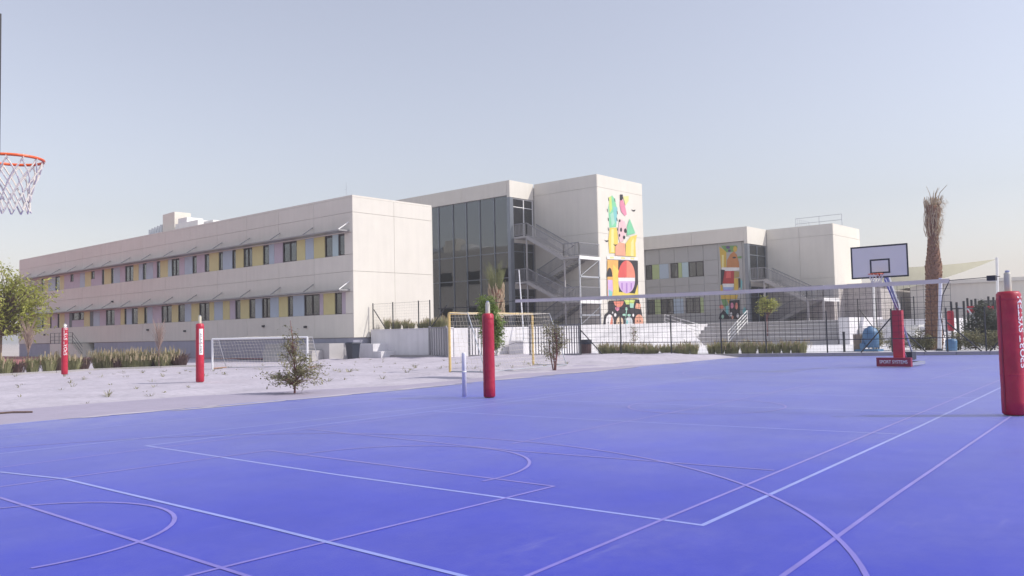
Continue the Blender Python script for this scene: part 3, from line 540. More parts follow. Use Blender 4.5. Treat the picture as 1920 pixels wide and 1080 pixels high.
MURAL_FACADE=[
('mustard',[(33.92,8.52),(33.61,8.28),(33.25,8.17),(33.31,6.57),(33.79,6.53)]),
('lemon',[(33.70,7.77),(33.51,7.75),(33.55,6.66),(33.73,6.67)]),
('leaf',[(33.75,8.58),(32.26,8.47),(32.19,8.31),(32.44,7.96),(33.22,7.95),(33.53,8.27)]),
('plum',[(32.88,8.36),(32.94,8.47),(33.08,8.53),(33.23,8.49),(33.29,8.40),(33.23,8.29),(33.09,8.23),(32.95,8.26)]),
('plum',[(32.82,8.07),(32.86,8.15),(32.96,8.19),(33.06,8.17),(33.11,8.09),(33.07,8.00),(32.97,7.96),(32.87,7.99)]),
('mustard',[(32.24,8.16),(32.27,8.32),(32.36,8.42),(32.48,8.43),(32.57,8.35),(32.61,8.19),(32.58,8.04),(32.49,7.94),(32.38,7.93),(32.28,8.01)]),
('clay',[(33.29,6.62),(33.21,7.29),(32.91,7.74),(32.55,8.01),(32.29,7.66),(32.12,7.00),(32.09,6.54)]),
('dark',[(32.36,7.43),(32.41,7.49),(32.53,7.52),(32.65,7.51),(32.71,7.46),(32.66,7.40),(32.54,7.37),(32.41,7.39)]),
('leaf',[(32.26,7.51),(31.83,7.52),(31.88,7.32),(32.23,7.37)]),
('white',[(33.75,6.68),(32.09,6.56),(32.11,6.31),(33.28,6.31),(33.75,6.51)]),
('darkred',[(33.54,6.35),(32.59,6.29),(32.64,5.20),(33.70,5.26)]),
('red',[(33.28,6.31),(32.89,6.28),(32.91,5.70),(33.38,5.73)]),
('olive',[(32.59,6.29),(32.10,6.20),(32.15,5.73),(32.62,5.66)]),
('dark',[(33.83,6.49),(33.45,6.43),(33.72,5.20),(33.88,5.14)]),
('mustard',[(32.62,5.66),(32.23,5.63),(32.26,4.53),(32.63,4.55)]),
('dark',[(32.23,5.63),(32.05,5.62),(32.03,4.86),(32.21,4.80)]),
('teal',[(32.00,5.61),(31.86,5.32),(31.95,4.60),(32.05,4.75)]),
('white',[(33.72,5.24),(32.64,5.18),(32.69,4.89),(33.65,4.94)]),
('sky',[(33.69,4.94),(32.68,4.89),(32.80,4.68),(33.62,4.72)]),
('violet',[(33.66,4.72),(32.76,4.68),(32.87,4.49),(33.51,4.52)]),
('mustard',[(33.92,5.14),(33.73,5.13),(33.69,4.47),(33.91,4.48)]),
('mustard',[(33.92,4.26),(32.31,4.20),(32.40,3.87),(33.89,3.91)]),
('leaf',[(33.89,3.91),(33.42,3.89),(33.28,3.43),(33.48,3.15),(33.72,3.30)]),
('teal',[(33.48,3.29),(33.20,3.28),(33.27,2.48),(33.55,2.56)]),
('mustard',[(33.34,3.87),(33.06,3.86),(33.17,3.43)]),
('dark',[(33.15,3.75),(32.17,3.78),(32.20,2.13),(33.09,2.15)]),
('pink',[(32.73,3.30),(32.76,3.45),(32.83,3.55),(32.93,3.56),(33.01,3.46),(33.04,3.31),(33.02,3.16),(32.95,3.06),(32.85,3.06),(32.77,3.15)]),
('coral',[(32.34,3.25),(32.36,3.43),(32.42,3.54),(32.51,3.54),(32.58,3.44),(32.62,3.26),(32.60,3.08),(32.53,2.97),(32.45,2.97),(32.37,3.07)]),
('coral',[(33.67,3.23),(33.71,3.34),(33.81,3.41),(33.93,3.42),(34.04,3.35),(34.08,3.24),(34.05,3.13),(33.95,3.05),(33.82,3.05),(33.71,3.12)]),
('dark',[(34.20,2.18),(34.06,2.58),(33.69,2.97),(33.12,2.30),(33.14,2.15)]),
('white',[(32.89,2.54),(32.91,2.70),(32.99,2.77),(33.07,2.70),(33.10,2.55),(33.08,2.40),(33.00,2.33),(32.92,2.39)]),
('white',[(32.25,2.42),(32.28,2.56),(32.37,2.62),(32.46,2.57),(32.50,2.43),(32.47,2.28),(32.39,2.22),(32.30,2.28)]),
('salmon',[(32.76,2.29),(32.79,2.40),(32.87,2.45),(32.95,2.41),(32.98,2.29),(32.95,2.18),(32.88,2.13),(32.80,2.18)]),
('mint',[(33.66,2.39),(33.69,2.53),(33.78,2.59),(33.87,2.54),(33.92,2.39),(33.89,2.25),(33.80,2.19),(33.71,2.24)]),
('teal',[(31.94,2.88),(31.73,3.16),(31.55,2.86),(31.65,2.44),(31.87,2.51)]),
]

def mural(root, shapes, fn, nrm_sign, name='mural'):
    keys = sorted({k for k, _ in shapes}); mb = MB()
    for i, (k, pts) in enumerate(shapes):
        mb.add([fn(a, b, 0.006+0.0016*i) for a, b in pts], [tuple(range(len(pts)))], keys.index(k))
    return mb.build(name, ['mural_'+k for k in keys], root)
m1 = mural(mid, MURAL_TOWER, lambda a, b, d: (a, TY0-0.05-d, b), 1); m1['label'] = 'tall mural of pineapple, fruit slices and rounded figures'

# ---- far building
F0X, F0Y = 66.65, 31.14
far = thing('far_school_building', (F0X, F0Y, 1.78), 'two-storey cream block at the back with a second fruit mural on its grey front', 'building')
for k in range(4): MB().box(F0X, F0X+0.3, F0Y+0.31+k*5, F0Y+5.29+k*5, 8.8, 10.0).build('parapet_panel', 'wall', far)
MB().box(F0X, 70.48, F0Y, F0Y+0.3, 8.55, 10.0).build('parapet_panel', 'wall', far)
MB().box(F0X+0.31, 80, F0Y+0.31, 60, 8.9, 9.1).build('roof', 'roof', far)
MB().box(67.12, 80, F0Y+0.3, 60, 1.7, 8.85).build('wall', 'groove', far)
MB().box(F0X, F0X+0.4, F0Y, F0Y+0.3, 1.7, 8.54).build('corner_column', 'mullion', far)
GY = [31.46, 31.8, 34.06, 35.5, 37.0, 38.41, 39.98, 41.45, 43.0, 44.5]; GZ = [1.78, 2.78, 4.14, 5.3, 6.02, 7.38, 8.78]
for i in range(len(GY)-1):
    for j in range(len(GZ)-1):
        if j in (1, 4) and i >= 2 and i <= 7: continue
        if i == 1: continue
        MB().box(66.98, 67.1, GY[i]+0.015, GY[i+1]-0.015, GZ[j]+0.01, GZ[j+1]-0.01).build('cladding_panel', 'greypanel', far)
MB().box(66.98, 67.1, 31.815, 34.045, 1.78, 8.77).build('mural_panel', 'greypanel', far)
for j, items in ((4, [('g',34.07,35.5),('W',35.5,37.0),('T',37.0,37.67),('G',37.67,38.05),('W',38.05,38.83),('g',38.83,39.05),('B',39.05,40.02),('G',40.02,40.78),('W',40.78,41.46),('g',41.46,43.0)]),
                 (1, [('g',34.07,35.62),('G',35.62,35.95),('W',35.95,37.37),('g',37.37,37.63),('B',37.63,38.65),('W',38.65,39.98),('G',39.98,40.6),('W',40.6,41.42),('g',41.42,43.0)])):
    for k, a, b in items:
        if k == 'W': window(far, a+0.02, b-0.02, GZ[j], GZ[j+1], 66.9, 2 if b-a > 1 else 1, False)
        else: MB().box(66.99, 67.1, a+0.012, b-0.012, GZ[j]+0.01, GZ[j+1]-0.01).build('facade_panel', {'g':'greypanel'}.get(k, k), far)
m2 = mural(far, MURAL_FACADE, lambda a, b, d: (66.975-d, a, b), 1); m2['label'] = 'smaller mural of stacked fruit on grey cladding'
for z0, z1 in ((5.42,8.5),(1.8,4.9)):
    f = MB()
    for x in (67.1, 68.7, 70.4): f.box(x-0.04, x+0.04, F0Y+0.08, F0Y+0.2, z0, z1)
    for z in (z0+0.03, z0+2.2, z1-0.03): f.box(67.14, 70.36, F0Y+0.09, F0Y+0.19, z-0.03, z+0.03)
    f = f.build('window', 'mullion', far)
    for xa, xb in ((67.15,68.65),(68.75,70.35)): MB().box(xa, xb, F0Y+0.13, F0Y+0.145, z0+0.06, z1-0.06).build('pane', 'curtainglass', f)
MB().box(67.06, 70.45, F0Y+0.02, F0Y+0.28, 4.91, 5.41).build('spandrel', 'wall', far)
MB().box(67.0, 67.06, 31.2, 31.44, 1.8, 4.8).build('door', 'door', far)
MB().box(70.55, 77.1, 25.33, 31.5, 4.66, 9.7).build('tower_wall', 'groove', far)
panel_face(far, 'x', 70.55, 25.28, 31.1, [(4.68,5.44),(5.44,9.04),(9.04,10.0)], 2); panel_face(far, 'y', 25.33, 70.55, 77.1, [(4.68,9.04),(9.04,10.0)], 1)
MB().box(70.6, 77.0, 25.4, 31.4, 9.7, 9.99).build('tower_roof', 'wall', far)
MB().box(70.6, 73.2, 25.45, 31.4, 1.7, 4.65).build('block_pier', 'block', far)
MB().box(73.25, 82, 22.5, 31.0, 1.7, 4.62).build('block_wall', 'block', far)
MB().box(73.1, 82.2, 22.3, 25.2, 4.63, 4.95).build('block_roof', 'wall', far)
rr = thing('roof_railing', (72.5, 27, 9.99), 'light metal guard railing on the roof of the far cream tower', 'railing')
for y in (25.15, 27.1, 29.2): MB().tube((72.4,y,9.95),(72.4,y,10.95),0.03,n=6).build('post', 'galv', rr)
for z in (10.45, 10.93): MB().tube((72.4,25.15,z),(72.4,29.2,z),0.025,n=6).build('rail', 'galv', rr)
for z in (10.45, 10.93): MB().tube((72.4,29.2,z),(75.5,29.2,z),0.025,n=6).build('rail', 'galv', rr)
MB().tube((75.5,29.2,9.95),(75.5,29.2,10.95),0.03,n=6).build('post', 'galv', rr)
for x in np.arange(72.8, 75.3, 0.5): MB().tube((x,29.2,9.95),(x,29.2,10.93),0.015,n=5).build('baluster', 'galv', rr)

# ---- outdoor steel stairs
def railing(pts, h=1.0, step=0.13, post=1.2):
    mb = MB()
    for p, q in zip(pts, pts[1:]):
        p = Vector(p); q = Vector(q); L = (q-p).length; Hv = Vector((0,0,h))
        mb.bar(p+Hv, q+Hv, 0.06, 0.06); mb.bar(p+Vector((0,0,0.1)), q+Vector((0,0,0.1)), 0.04, 0.04)
        n = max(2, int(L/step))
        for k in range(n+1):
            s = p.lerp(q, k/n); mb.bar(s+Vector((0,0,0.08)), s+Hv, 0.028, 0.028)
    return mb
def stairs(root, xo, xm, xi, ya, yb, yc, yd, lev):
    """ya building side, yb head of flight, yc foot of flight, yd end of landing; lev list of (top, mid landing, bottom)"""
    for zt, zm, zb in lev:
        MB().box(xo, xi, yb, ya, zt-0.16, zt).build('landing', 'steel', root)
        MB().box(xo, xi, yd, yc, zm-0.16, zm).build('landing', 'steel', root)
        for (x0, x1, y0, y1, z0, z1) in ((xo, xm-0.08, yb, yc, zt, zm), (xm+0.08, xi, yc, yb, zm, zb)):
            mb = MB()
            for x in (x0+0.03, x1-0.03): mb.bar((x,y0,z0-0.12), (x,y1,z1-0.12), 0.05, 0.28)
            mb.build('stringer', 'steel', root); n = 11; mb = MB()
            for k in range(n):
                t = (k+0.5)/n; y = y0+(y1-y0)*t; z = z0+(z1-z0)*(k+1)/n; dy = abs(y1-y0)/n/2
                mb.box(x0+0.06, x1-0.06, y-dy, y+dy, z-0.05, z)
            mb.build('treads', 'steel', root)
        railing([(xo+0.04,ya,zt),(xo+0.04,yb,zt),(xo+0.04,yc,zm),(xo+0.04,yd+0.04,zm),(xi-0.04,yd+0.04,zm)]).build('railing', 'greyrail', root)
        railing([(xm-0.1,yb,zt),(xm-0.1,yc,zm)]).build('railing', 'greyrail', root)
        railing([(xm+0.1,yc,zm),(xm+0.1,yb,zb)]).build('railing', 'greyrail', root)
        MB().box(xo-0.01, xi+0.01, yd-0.03, yd-0.005, zm-0.24, zm+0.02).build('edge_beam', 'white', root)
s1 = thing('outdoor_staircase', (50.3, 40, 1.78), 'grey steel outdoor staircase with barred railings against the tower of the tall mural', 'staircase')
stairs(s1, 50.35, 51.7, 53.05, 43.3, 42.0, 38.4, 36.9, [(9.02,7.05,5.42),(5.42,3.72,1.8)])
for x, y in ((50.42,42.05),(50.42,38.35),(50.42,36.95),(52.95,36.95)): MB().box(x-0.05, x+0.05, y-0.05, y+0.05, 1.78, 8.88 if y > 40 else 6.88).build('column', 'galv' if y < 37 else 'steel', s1)
for z in (5.5, 2.6): MB().box(50.36, 53.0, 36.9, 37.0, z-0.06, z+0.06).build('beam', 'galv', s1)
for z in (5.6, 2.0): MB().bar((50.42,36.95,z-0.1), (52.9,36.95,z+1.2), 0.04, 0.05).build('brace', 'galv', s1)
s2 = thing('outdoor_staircase', (67, 28, 1.78), 'grey steel outdoor staircase against the far cream tower behind the net', 'staircase')
stairs(s2, 66.9, 68.6, 70.4, 31.05, 29.85, 26.3, 24.95, [(5.42,3.62,1.8)])
for x, y in ((66.97,29.9),(66.97,26.25),(66.97,25.0),(70.3,25.0)): MB().box(x-0.07, x+0.07, y-0.07, y+0.07, 1.78, 5.2 if y > 28 else 3.4).build('column', 'steel', s2)

# ================================================================== TERRACE WALLS, SEATING, FENCES
rw = thing('retaining_wall', (33, 36.5, 0), 'low pale terrace wall right of the black bin with grass tufts on top', 'wall')
MB().box(33.0, 33.25, 33.25, 40.1, -0.1, 1.74).build('wall', 'whitewall', rw); MB().box(32.96, 33.29, 33.21, 40.1, 1.745, 1.80).build('coping', 'whitewall', rw)
MB().box(32.6, 32.99, 34.2, 38.9, -0.1, 0.26).build('footing', 'kerb', rw)
rb = thing('retaining_wall', (37, 32.6, 0), 'bright sunlit white terrace wall behind the yellow goal', 'wall')
MB().hexa([(33.26,33.2,0),(40.2,32.1,0),(40.2,32.35,0),(33.26,33.45,0),(33.26,33.2,1.76),(40.2,32.1,1.76),(40.2,32.35,1.76),(33.26,33.45,1.76)]).build('wall', 'whitewall', rb)
MB().box(36.9, 38.9, 31.2, 32.3, 0, 0.95).build('buttress', 'whitewall', rb); MB().box(39.1, 40.4, 30.3, 31.6, 0, 0.6).build('low_block', 'whitewall', rb)
am = thing('seating_steps', (59, 26, 0.13), 'broad concrete amphitheatre steps in front of the far cream building', 'steps')
for i in range(6):
    MB().box(57+i*0.95, 57.94+i*0.95, 20.4, 31.2+i*0.3, 0.0, 0.13+0.275*(i+1)).build('step', 'steps', am)
    MB().box(56.96+i*0.95, 57.35+i*0.95, 20.38, 31.2+i*0.3, 0.132+0.275*(i+1), 0.175+0.275*(i+1)).build('nosing', 'whitewall', am)
o = MB().box(57.0, 64, 19.6, 20.3, 0, 1.95).build('end_wall', 'whitewall', at=(60,20,0)); tag(o, 'bright white end wall right of the amphitheatre steps', 'wall')
o = MB().box(58.5, 62, 17.0, 19.5, 0, 1.2).box(59.5, 64, 15.2, 16.99, 0, 0.8).build('low_white_wall', 'whitewall', at=(60,18,0)); tag(o, 'stepped low white wall behind the blue tank', 'wall')
def handrail(lab, a, b):
    t = thing('handrail', (a[0], a[1], min(a[2], b[2])-1), lab, 'handrail'); a = Vector(a); b = Vector(b)
    for k in range(4):
        d = Vector((0,0,-0.26*k)); MB().tube(a+d, b+d, 0.03, n=6).build('rail', 'white', t)
    for s in (0, 0.5, 1): p = a.lerp(b, s); MB().tube(p, p-Vector((0,0,1.05)), 0.03, n=6).build('post', 'white', t)
handrail('white handrail slanting down the gravel bank left of the seating steps', (57,33.7,2.55), (55.8,30.2,1.75)); handrail('white handrail climbing the middle of the seating steps', (60.3,28.4,2.7), (56.8,28.3,1.15))

def meshpanel(p, q, z0, z1, cell=0.10, r=0.0022):
    mb = MB(); p = Vector(p); q = Vector(q); L = (q-p).length; n = int(L/cell)
    for k in range(1, n): s = p.lerp(q, k/n); mb.tube((s.x,s.y,z0), (s.x,s.y,z1), r, n=3, cap=False)
    m = int((z1-z0)/cell)
    for k in range(1, m): z = z0+(z1-z0)*k/m; mb.tube((p.x,p.y,z), (q.x,q.y,z), r, n=3, cap=False)
    return mb
def fence(lab, pts, z0, z1, braces=(), mesh=True, pr=0.035):
    t = thing('mesh_fence', (pts[0][0], pts[0][1], z0), lab, 'fence')
    for p in pts: MB().tube((p[0],p[1],z0-0.1), (p[0],p[1],z1+0.03), pr, n=8).build('post', 'dark', t)
    for p, q in zip(pts, pts[1:]):
        if mesh: meshpanel((p[0],p[1],0), (q[0],q[1],0), z0+0.06, z1-0.02, 0.15).build('wire_mesh', 'dark', t)
        MB().tube((p[0],p[1],z1-0.03), (q[0],q[1],z1-0.03), 0.006, n=5).build('top_wire', 'dark', t); MB().tube((p[0],p[1],z0+0.08), (q[0],q[1],z0+0.08), 0.006, n=5).build('bottom_wire', 'dark', t)
    for a, b in braces: MB().tube(a, b, 0.03, n=8).build('brace', 'dark', t)
    return t
FP = [fxy(x) for x in (35.80, 36.53, 37.41, 38.25, 38.97, 39.91, 40.86, 41.63, 42.15, 42.45)]
kk = kd
fence('long black mesh fence with slanted braces along the far kerb of the court', [(p.x,p.y) for p in FP], 0.12, 2.12,
      [((FP[6].x,FP[6].y,1.75), (FP[6].x-kk.x*1.35,FP[6].y-kk.y*1.35,0.15)), ((FP[6].x,FP[6].y,1.75), (FP[6].x+kk.x*1.4,FP[6].y+kk.y*1.4,0.15)),
       ((FP[7].x,FP[7].y,1.5), (FP[7].x+kk.x*1.35,FP[7].y+kk.y*1.35,0.15)), ((FP[9].x,FP[9].y,1.0), (FP[9].x-kk.x*0.75,FP[9].y-kk.y*0.75,0.15)), ((FP[0].x,FP[0].y,1.5), (FP[0].x+kk.x*1.2,FP[0].y+kk.y*1.2,0.15))])
fence('short black wire fence on top of the pale terrace wall', [(33.1,40.0),(33.1,38.16),(33.1,35.9),(33.1,34.95)], 1.8, 3.38, [((33.1,39.9,3.0),(33.1,38.85,1.85)), ((33.1,33.5,3.1),(33.1,34.85,1.85))])
fence('dark mesh fence in front of the block wall behind the blue tank', [(54,18.0),(54,16.9),(54,15.4),(54,14.7)], 0.2, 3.05, [((54,17.9,2.4),(54,16.95,1.0))])
o = MB().box(33.3, 33.36, 31.0, 34.5, 2.86, 2.92).tube((33.33,32.2,1.8),(33.33,32.2,3.3),0.03,n=6).tube((33.33,31.0,1.8),(33.33,31.0,3.1),0.03,n=6).build('wall_rail', 'dark', at=(33.33,32.5,1.8)); tag(o, 'dark horizontal guard rail above the white terrace wall by the glass front', 'railing')
def barred(lab, p, q, z0, z1, n):
    t = thing('barred_gate', (p[0], p[1], z0), lab, 'gate'); p = Vector((*p,0)); q = Vector((*q,0))
    for z in (z0+0.06, z1-0.04): MB().bar(p+Vector((0,0,z)), q+Vector((0,0,z)), 0.05, 0.07).build('rail', 'greyrail', t)
    for s in (0, 1): c_ = p.lerp(q, s); MB().box(c_.x-0.045, c_.x+0.045, c_.y-0.045, c_.y+0.045, z0-0.05, z1+0.05).build('post', 'greyrail', t)
    for k in range(1, n): c_ = p.lerp(q, k/n); MB().box(c_.x-0.022, c_.x+0.022, c_.y-0.022, c_.y+0.022, z0+0.1, z1-0.08).build('bar', 'greyrail', t)
barred('grey barred gate leaf folded against the pale terrace wall', (32.85,34.75), (32.95,33.5), 0.15, 1.85, 7)
barred('grey barred gate leaf behind the left half of the yellow goal', (33.55,32.3), (34.25,30.9), 0.15, 1.8, 9)
barred('grey barred gate leaf directly right of the yellow goal', (34.75,28.9), (35.30,27.6), 0.15, 1.8, 9)
barred('grey barred gate leaf left of the brown bin, next to the mesh fence', (35.32,27.5), (35.76,26.35), 0.15, 1.8, 9)

# ================================================================== SPORTS GEAR
def text_mesh(body, size):
    cu = bpy.data.curves.new('t', 'FONT'); cu.body = body; cu.size = size; cu.align_x = 'LEFT'; cu.align_y = 'CENTER'; cu.offset = size*0.012
    ob = bpy.data.objects.new('t', cu); COL.objects.link(ob); dg = bpy.context.evaluated_depsgraph_get()
    me = bpy.data.meshes.new_from_object(ob.evaluated_get(dg)); bpy.data.objects.remove(ob); bpy.data.curves.remove(cu)
    vs_ = [tuple(v.co) for v in me.vertices]; fs_ = [tuple(p.vertices) for p in me.polygons]; bpy.data.meshes.remove(me); return vs_, fs_
def face(x, y, off): return math.atan2(-y, -x)+off       # angle towards the camera turned by off
def padded_post(x, y, padr, padh, top, lab, az, z0=0.0, size=0.17, tilt=0.0, textz=1.0, patch=False, padmin=0.0):
    """az: world angle (radians) the lettering faces"""
    t = thing('volleyball_post', (x, y, z0), lab, 'post', 'red padded volleyball posts')
    MB().lathe(x, y, [(0.052,z0-0.05),(0.052,z0+top-0.02),(0.046,z0+top)], 16).build('pole', 'post', t, True)
    MB().lathe(x, y, [(0.03,z0+top+0.001),(0.035,z0+top+0.03),(0.02,z0+top+0.04)], 12).build('cap', 'galv', t)
    prof = [(padr-0.03,z0+padmin+0.01),(padr,z0+padmin+0.04)]+[(padr*(1+0.012*math.sin(k*2.3)), z0+padmin+0.04+(padh-padmin-0.08)*k/9) for k in range(1,9)]+[(padr,z0+padh-0.04),(padr-0.03,z0+padh),(0.056,z0+padh+0.005)]
    pd = MB().lathe(x, y, prof, 28).build('pad', 'red', t, True)
    vs_, fs_ = text_mesh('SPORT SYSTEM', size); L = max(v[0] for v in vs_); rr_ = padr*1.018
    V = []
    for a, b, _ in vs_:
        th = az - b/rr_; V.append((x+rr_*math.cos(th), y+rr_*math.sin(th), z0+textz+a))
    mb = MB(); mb.add(V, fs_); 
    if patch:
        for k in range(6):
            a0, a1 = az-0.5+k/6, az-0.5+(k+1)/6; r3 = padr*1.014
            mb.add([(x+r3*math.cos(a0),y+r3*math.sin(a0),z0+textz-0.06),(x+r3*math.cos(a1),y+r3*math.sin(a1),z0+textz-0.06),(x+r3*math.cos(a1),y+r3*math.sin(a1),z0+textz+0.82),(x+r3*math.cos(a0),y+r3*math.sin(a0),z0+textz+0.82)],[(0,1,2,3)],1)
    mb.build('lettering', ['letter','letter'] if not patch else ['dark','letter'], pd)
    sb = MB()
    sb.lathe(x, y, [(padr*1.012,z0+padh-0.14),(padr*1.02,z0+padh-0.12),(padr*1.012,z0+padh-0.10)], 28); sb.build('strap', 'red', pd)
    for zz in (0.33, 0.66): MB().lathe(x, y, [(padr*1.006,z0+padh*zz-0.02),(padr*1.02,z0+padh*zz),(padr*1.006,z0+padh*zz+0.02)], 28).build('strap', 'red', pd)
    sa = face(x, y, -0.75); rr2 = padr*1.01; MB().bar((x+rr2*math.cos(sa),y+rr2*math.sin(sa),z0+padmin+0.06),(x+rr2*math.cos(sa),y+rr2*math.sin(sa),z0+padh-0.06),0.025,0.012,(math.cos(sa),math.sin(sa),0)).build('seam', 'darkred', pd)
    return t
padded_post(15.21, 2.73, 0.175, 1.96, 2.26, 'large red padded volleyball post at the right edge holding the net', face(15.2,2.7,1.1), size=0.17, textz=0.75)
padded_post(14.07, 12.94, 0.135, 1.92, 2.17, 'red padded volleyball post mid-court beside the short white tube', face(14.1,12.9,2.4), size=0.13, textz=0.6)
padded_post(14.56, 26.75, 0.135, 2.0, 2.25, 'red padded post with white label on the sand, left of the white goal', face(14.6,26.8,0.3), size=0.10, textz=1.0, patch=True)
padded_post(14.0, 36.69, 0.125, 2.07, 2.2, 'farthest red padded post standing before the grass bushes at the left', face(14,36.7,0.3), size=0.19, textz=0.92, padmin=0.12)
o = MB().lathe(14.06, 13.72, [(0.052,-0.02),(0.052,1.0),(0.044,1.03)], 16).lathe(14.06,13.72,[(0.054,0.55),(0.057,0.57),(0.054,0.6)],16).build('short_white_tube', 'whitepvc', at=(14.06,13.72,0), smooth=True); tag(o, 'short white tube standing just behind the middle red padded post', 'tube')

# volleyball net
NA, NB = Vector((15.21,2.73,0)), Vector((14.07,12.94,0)); nd = (NB-NA).normalized(); NL = (NB-NA).length
def nlp(t, z): p = NA+nd*t; return Vector((p.x, p.y, z-0.10*math.sin(math.pi*t/NL)*0.35))
net = thing('volleyball_net', (NA+nd*NL/2), 'black square-mesh volleyball net with off-white top band across the court', 'net')
n0, n1 = 0.82, 9.5; NS = 40
mb = MB()
for k in range(NS):
    a, b = n0+(n1-n0)*k/NS, n0+(n1-n0)*(k+1)/NS
    for s in (1,): mb.hexa([nlp(a,2.15)-Vector((0.006,0,0)),nlp(a,2.15)+Vector((0.006,0,0)),nlp(b,2.15)+Vector((0.006,0,0)),nlp(b,2.15)-Vector((0.006,0,0)),nlp(a,2.22)-Vector((0.006,0,0)),nlp(a,2.22)+Vector((0.006,0,0)),nlp(b,2.22)+Vector((0.006,0,0)),nlp(b,2.22)-Vector((0.006,0,0))])
mb.build('top_band', 'band', net)
mb = MB(); NC = 86
for k in range(NC+1):
    t_ = n0+(n1-n0)*k/NC; w0 = 0.012*math.sin(k*0.7); mb.tube(nlp(t_,2.15), nlp(t_,1.26)+Vector((w0,0,0)), 0.0028, n=3, cap=False)
for r_ in range(1, 9):
    z = 2.15-0.099*r_; mb.path([nlp(n0+(n1-n0)*k/20, z)+Vector((0.01*math.sin(k*1.3+r_),0,0.012*math.sin(k*0.9+r_*1.7))) for k in range(21)], 0.0028, 3, False)
mb.build('mesh', 'net', net)
MB().path([nlp(n0+(n1-n0)*k/20, 1.25) for k in range(21)], 0.007, 5).build('bottom_cord', 'net', net)
MB().tube(nlp(0.1,2.21), nlp(n0,2.19), 0.006, n=5).tube(nlp(n1,2.19), nlp(NL-0.05,2.15), 0.006, n=5).build('top_cable', 'dark', net)
MB().path([nlp(n0,2.2),nlp(n0+0.12,1.95),nlp(n0+0.16,1.6),nlp(n0+0.12,1.26)], 0.008, 5).tube(nlp(n0,1.26),nlp(0.15,1.05),0.004,n=4).tube(nlp(n1,1.26),nlp(NL-0.15,1.1),0.004,n=4).build('side_cord', 'net', net)
MB().box(14.98,15.12,2.86,2.98,2.14,2.22).build('winch', 'dark', net)

# far portable basketball hoop
hp = thing('basketball_hoop', (30.4, 8.85, 0), 'portable basketball hoop with red padded base and pale backboard on the far court', 'basketball hoop')
MB().box(29.75,29.95,8.28,9.38,0.03,0.33).build('base_pad', 'darkred', hp)
MB().box(29.96,31.7,8.34,8.44,0.05,0.15).box(29.96,31.7,9.22,9.32,0.05,0.15).box(31.6,31.7,8.45,9.21,0.05,0.15).build('base_frame', 'galv', hp)
vs_, fs_ = text_mesh('SPORT SYSTEMS', 0.155); Lx = max(v[0] for v in vs_); sc = 0.9/Lx
MB().add([(29.744, 9.28-a*sc, 0.185+b*1.0) for a, b, _ in vs_], [tuple(f) for f in fs_]).build('lettering', 'letter', hp)
MB().box(31.1,31.6,8.6,9.05,0.2,0.48).build('ballast', 'bin', hp)
MB().hexa([(30.08,8.6,0.3),(30.3,8.6,0.3),(30.3,8.92,0.3),(30.08,8.92,0.3),(30.02,8.58,1.93),(30.26,8.58,1.93),(30.26,8.90,1.93),(30.02,8.90,1.93)]).build('mast_pad', 'red', hp)
MB().bar((30.3,8.75,0.15),(30.2,8.75,2.15),0.14,0.16,(1,0,0)).build('mast', 'galv', hp)
MB().bar((30.2,8.75,2.1),(28.55,8.62,3.25),0.13,0.15).bar((30.15,8.74,1.95),(28.55,8.62,2.95),0.05,0.06).build('arm', 'galv', hp)
MB().tube((31.5,8.65,0.2),(30.3,8.75,1.95),0.03,n=8).tube((31.5,9.0,0.2),(30.3,8.85,1.2),0.03,n=8).tube((31.3,8.8,0.2),(30.35,8.75,0.75),0.025,n=8).build('stay', 'galv', hp)
MB().box(28.22,28.28,7.92,9.32,3.05,3.9).tube((28.25,8.6,3.2),(28.6,8.62,3.2),0.08,n=8).build('board_frame', 'galv', hp)
bb = MB().box(28.17,28.21,7.78,9.54,2.97,4.02).build('backboard', 'board', hp)
ln = MB()
def bl(y0, y1, z0, z1, wd, x): ln.box(x-0.004,x,y0,y1,z0,z0+wd).box(x-0.004,x,y0,y1,z1-wd,z1).box(x-0.004,x,y0,y0+wd,z0+wd,z1-wd).box(x-0.004,x,y1-wd,y1,z0+wd,z1-wd)
bl(7.77,9.55,2.965,4.025,0.05,28.169); bl(8.33,8.95,3.11,3.58,0.05,28.169); ln.build('backboard_line', 'dark', bb)
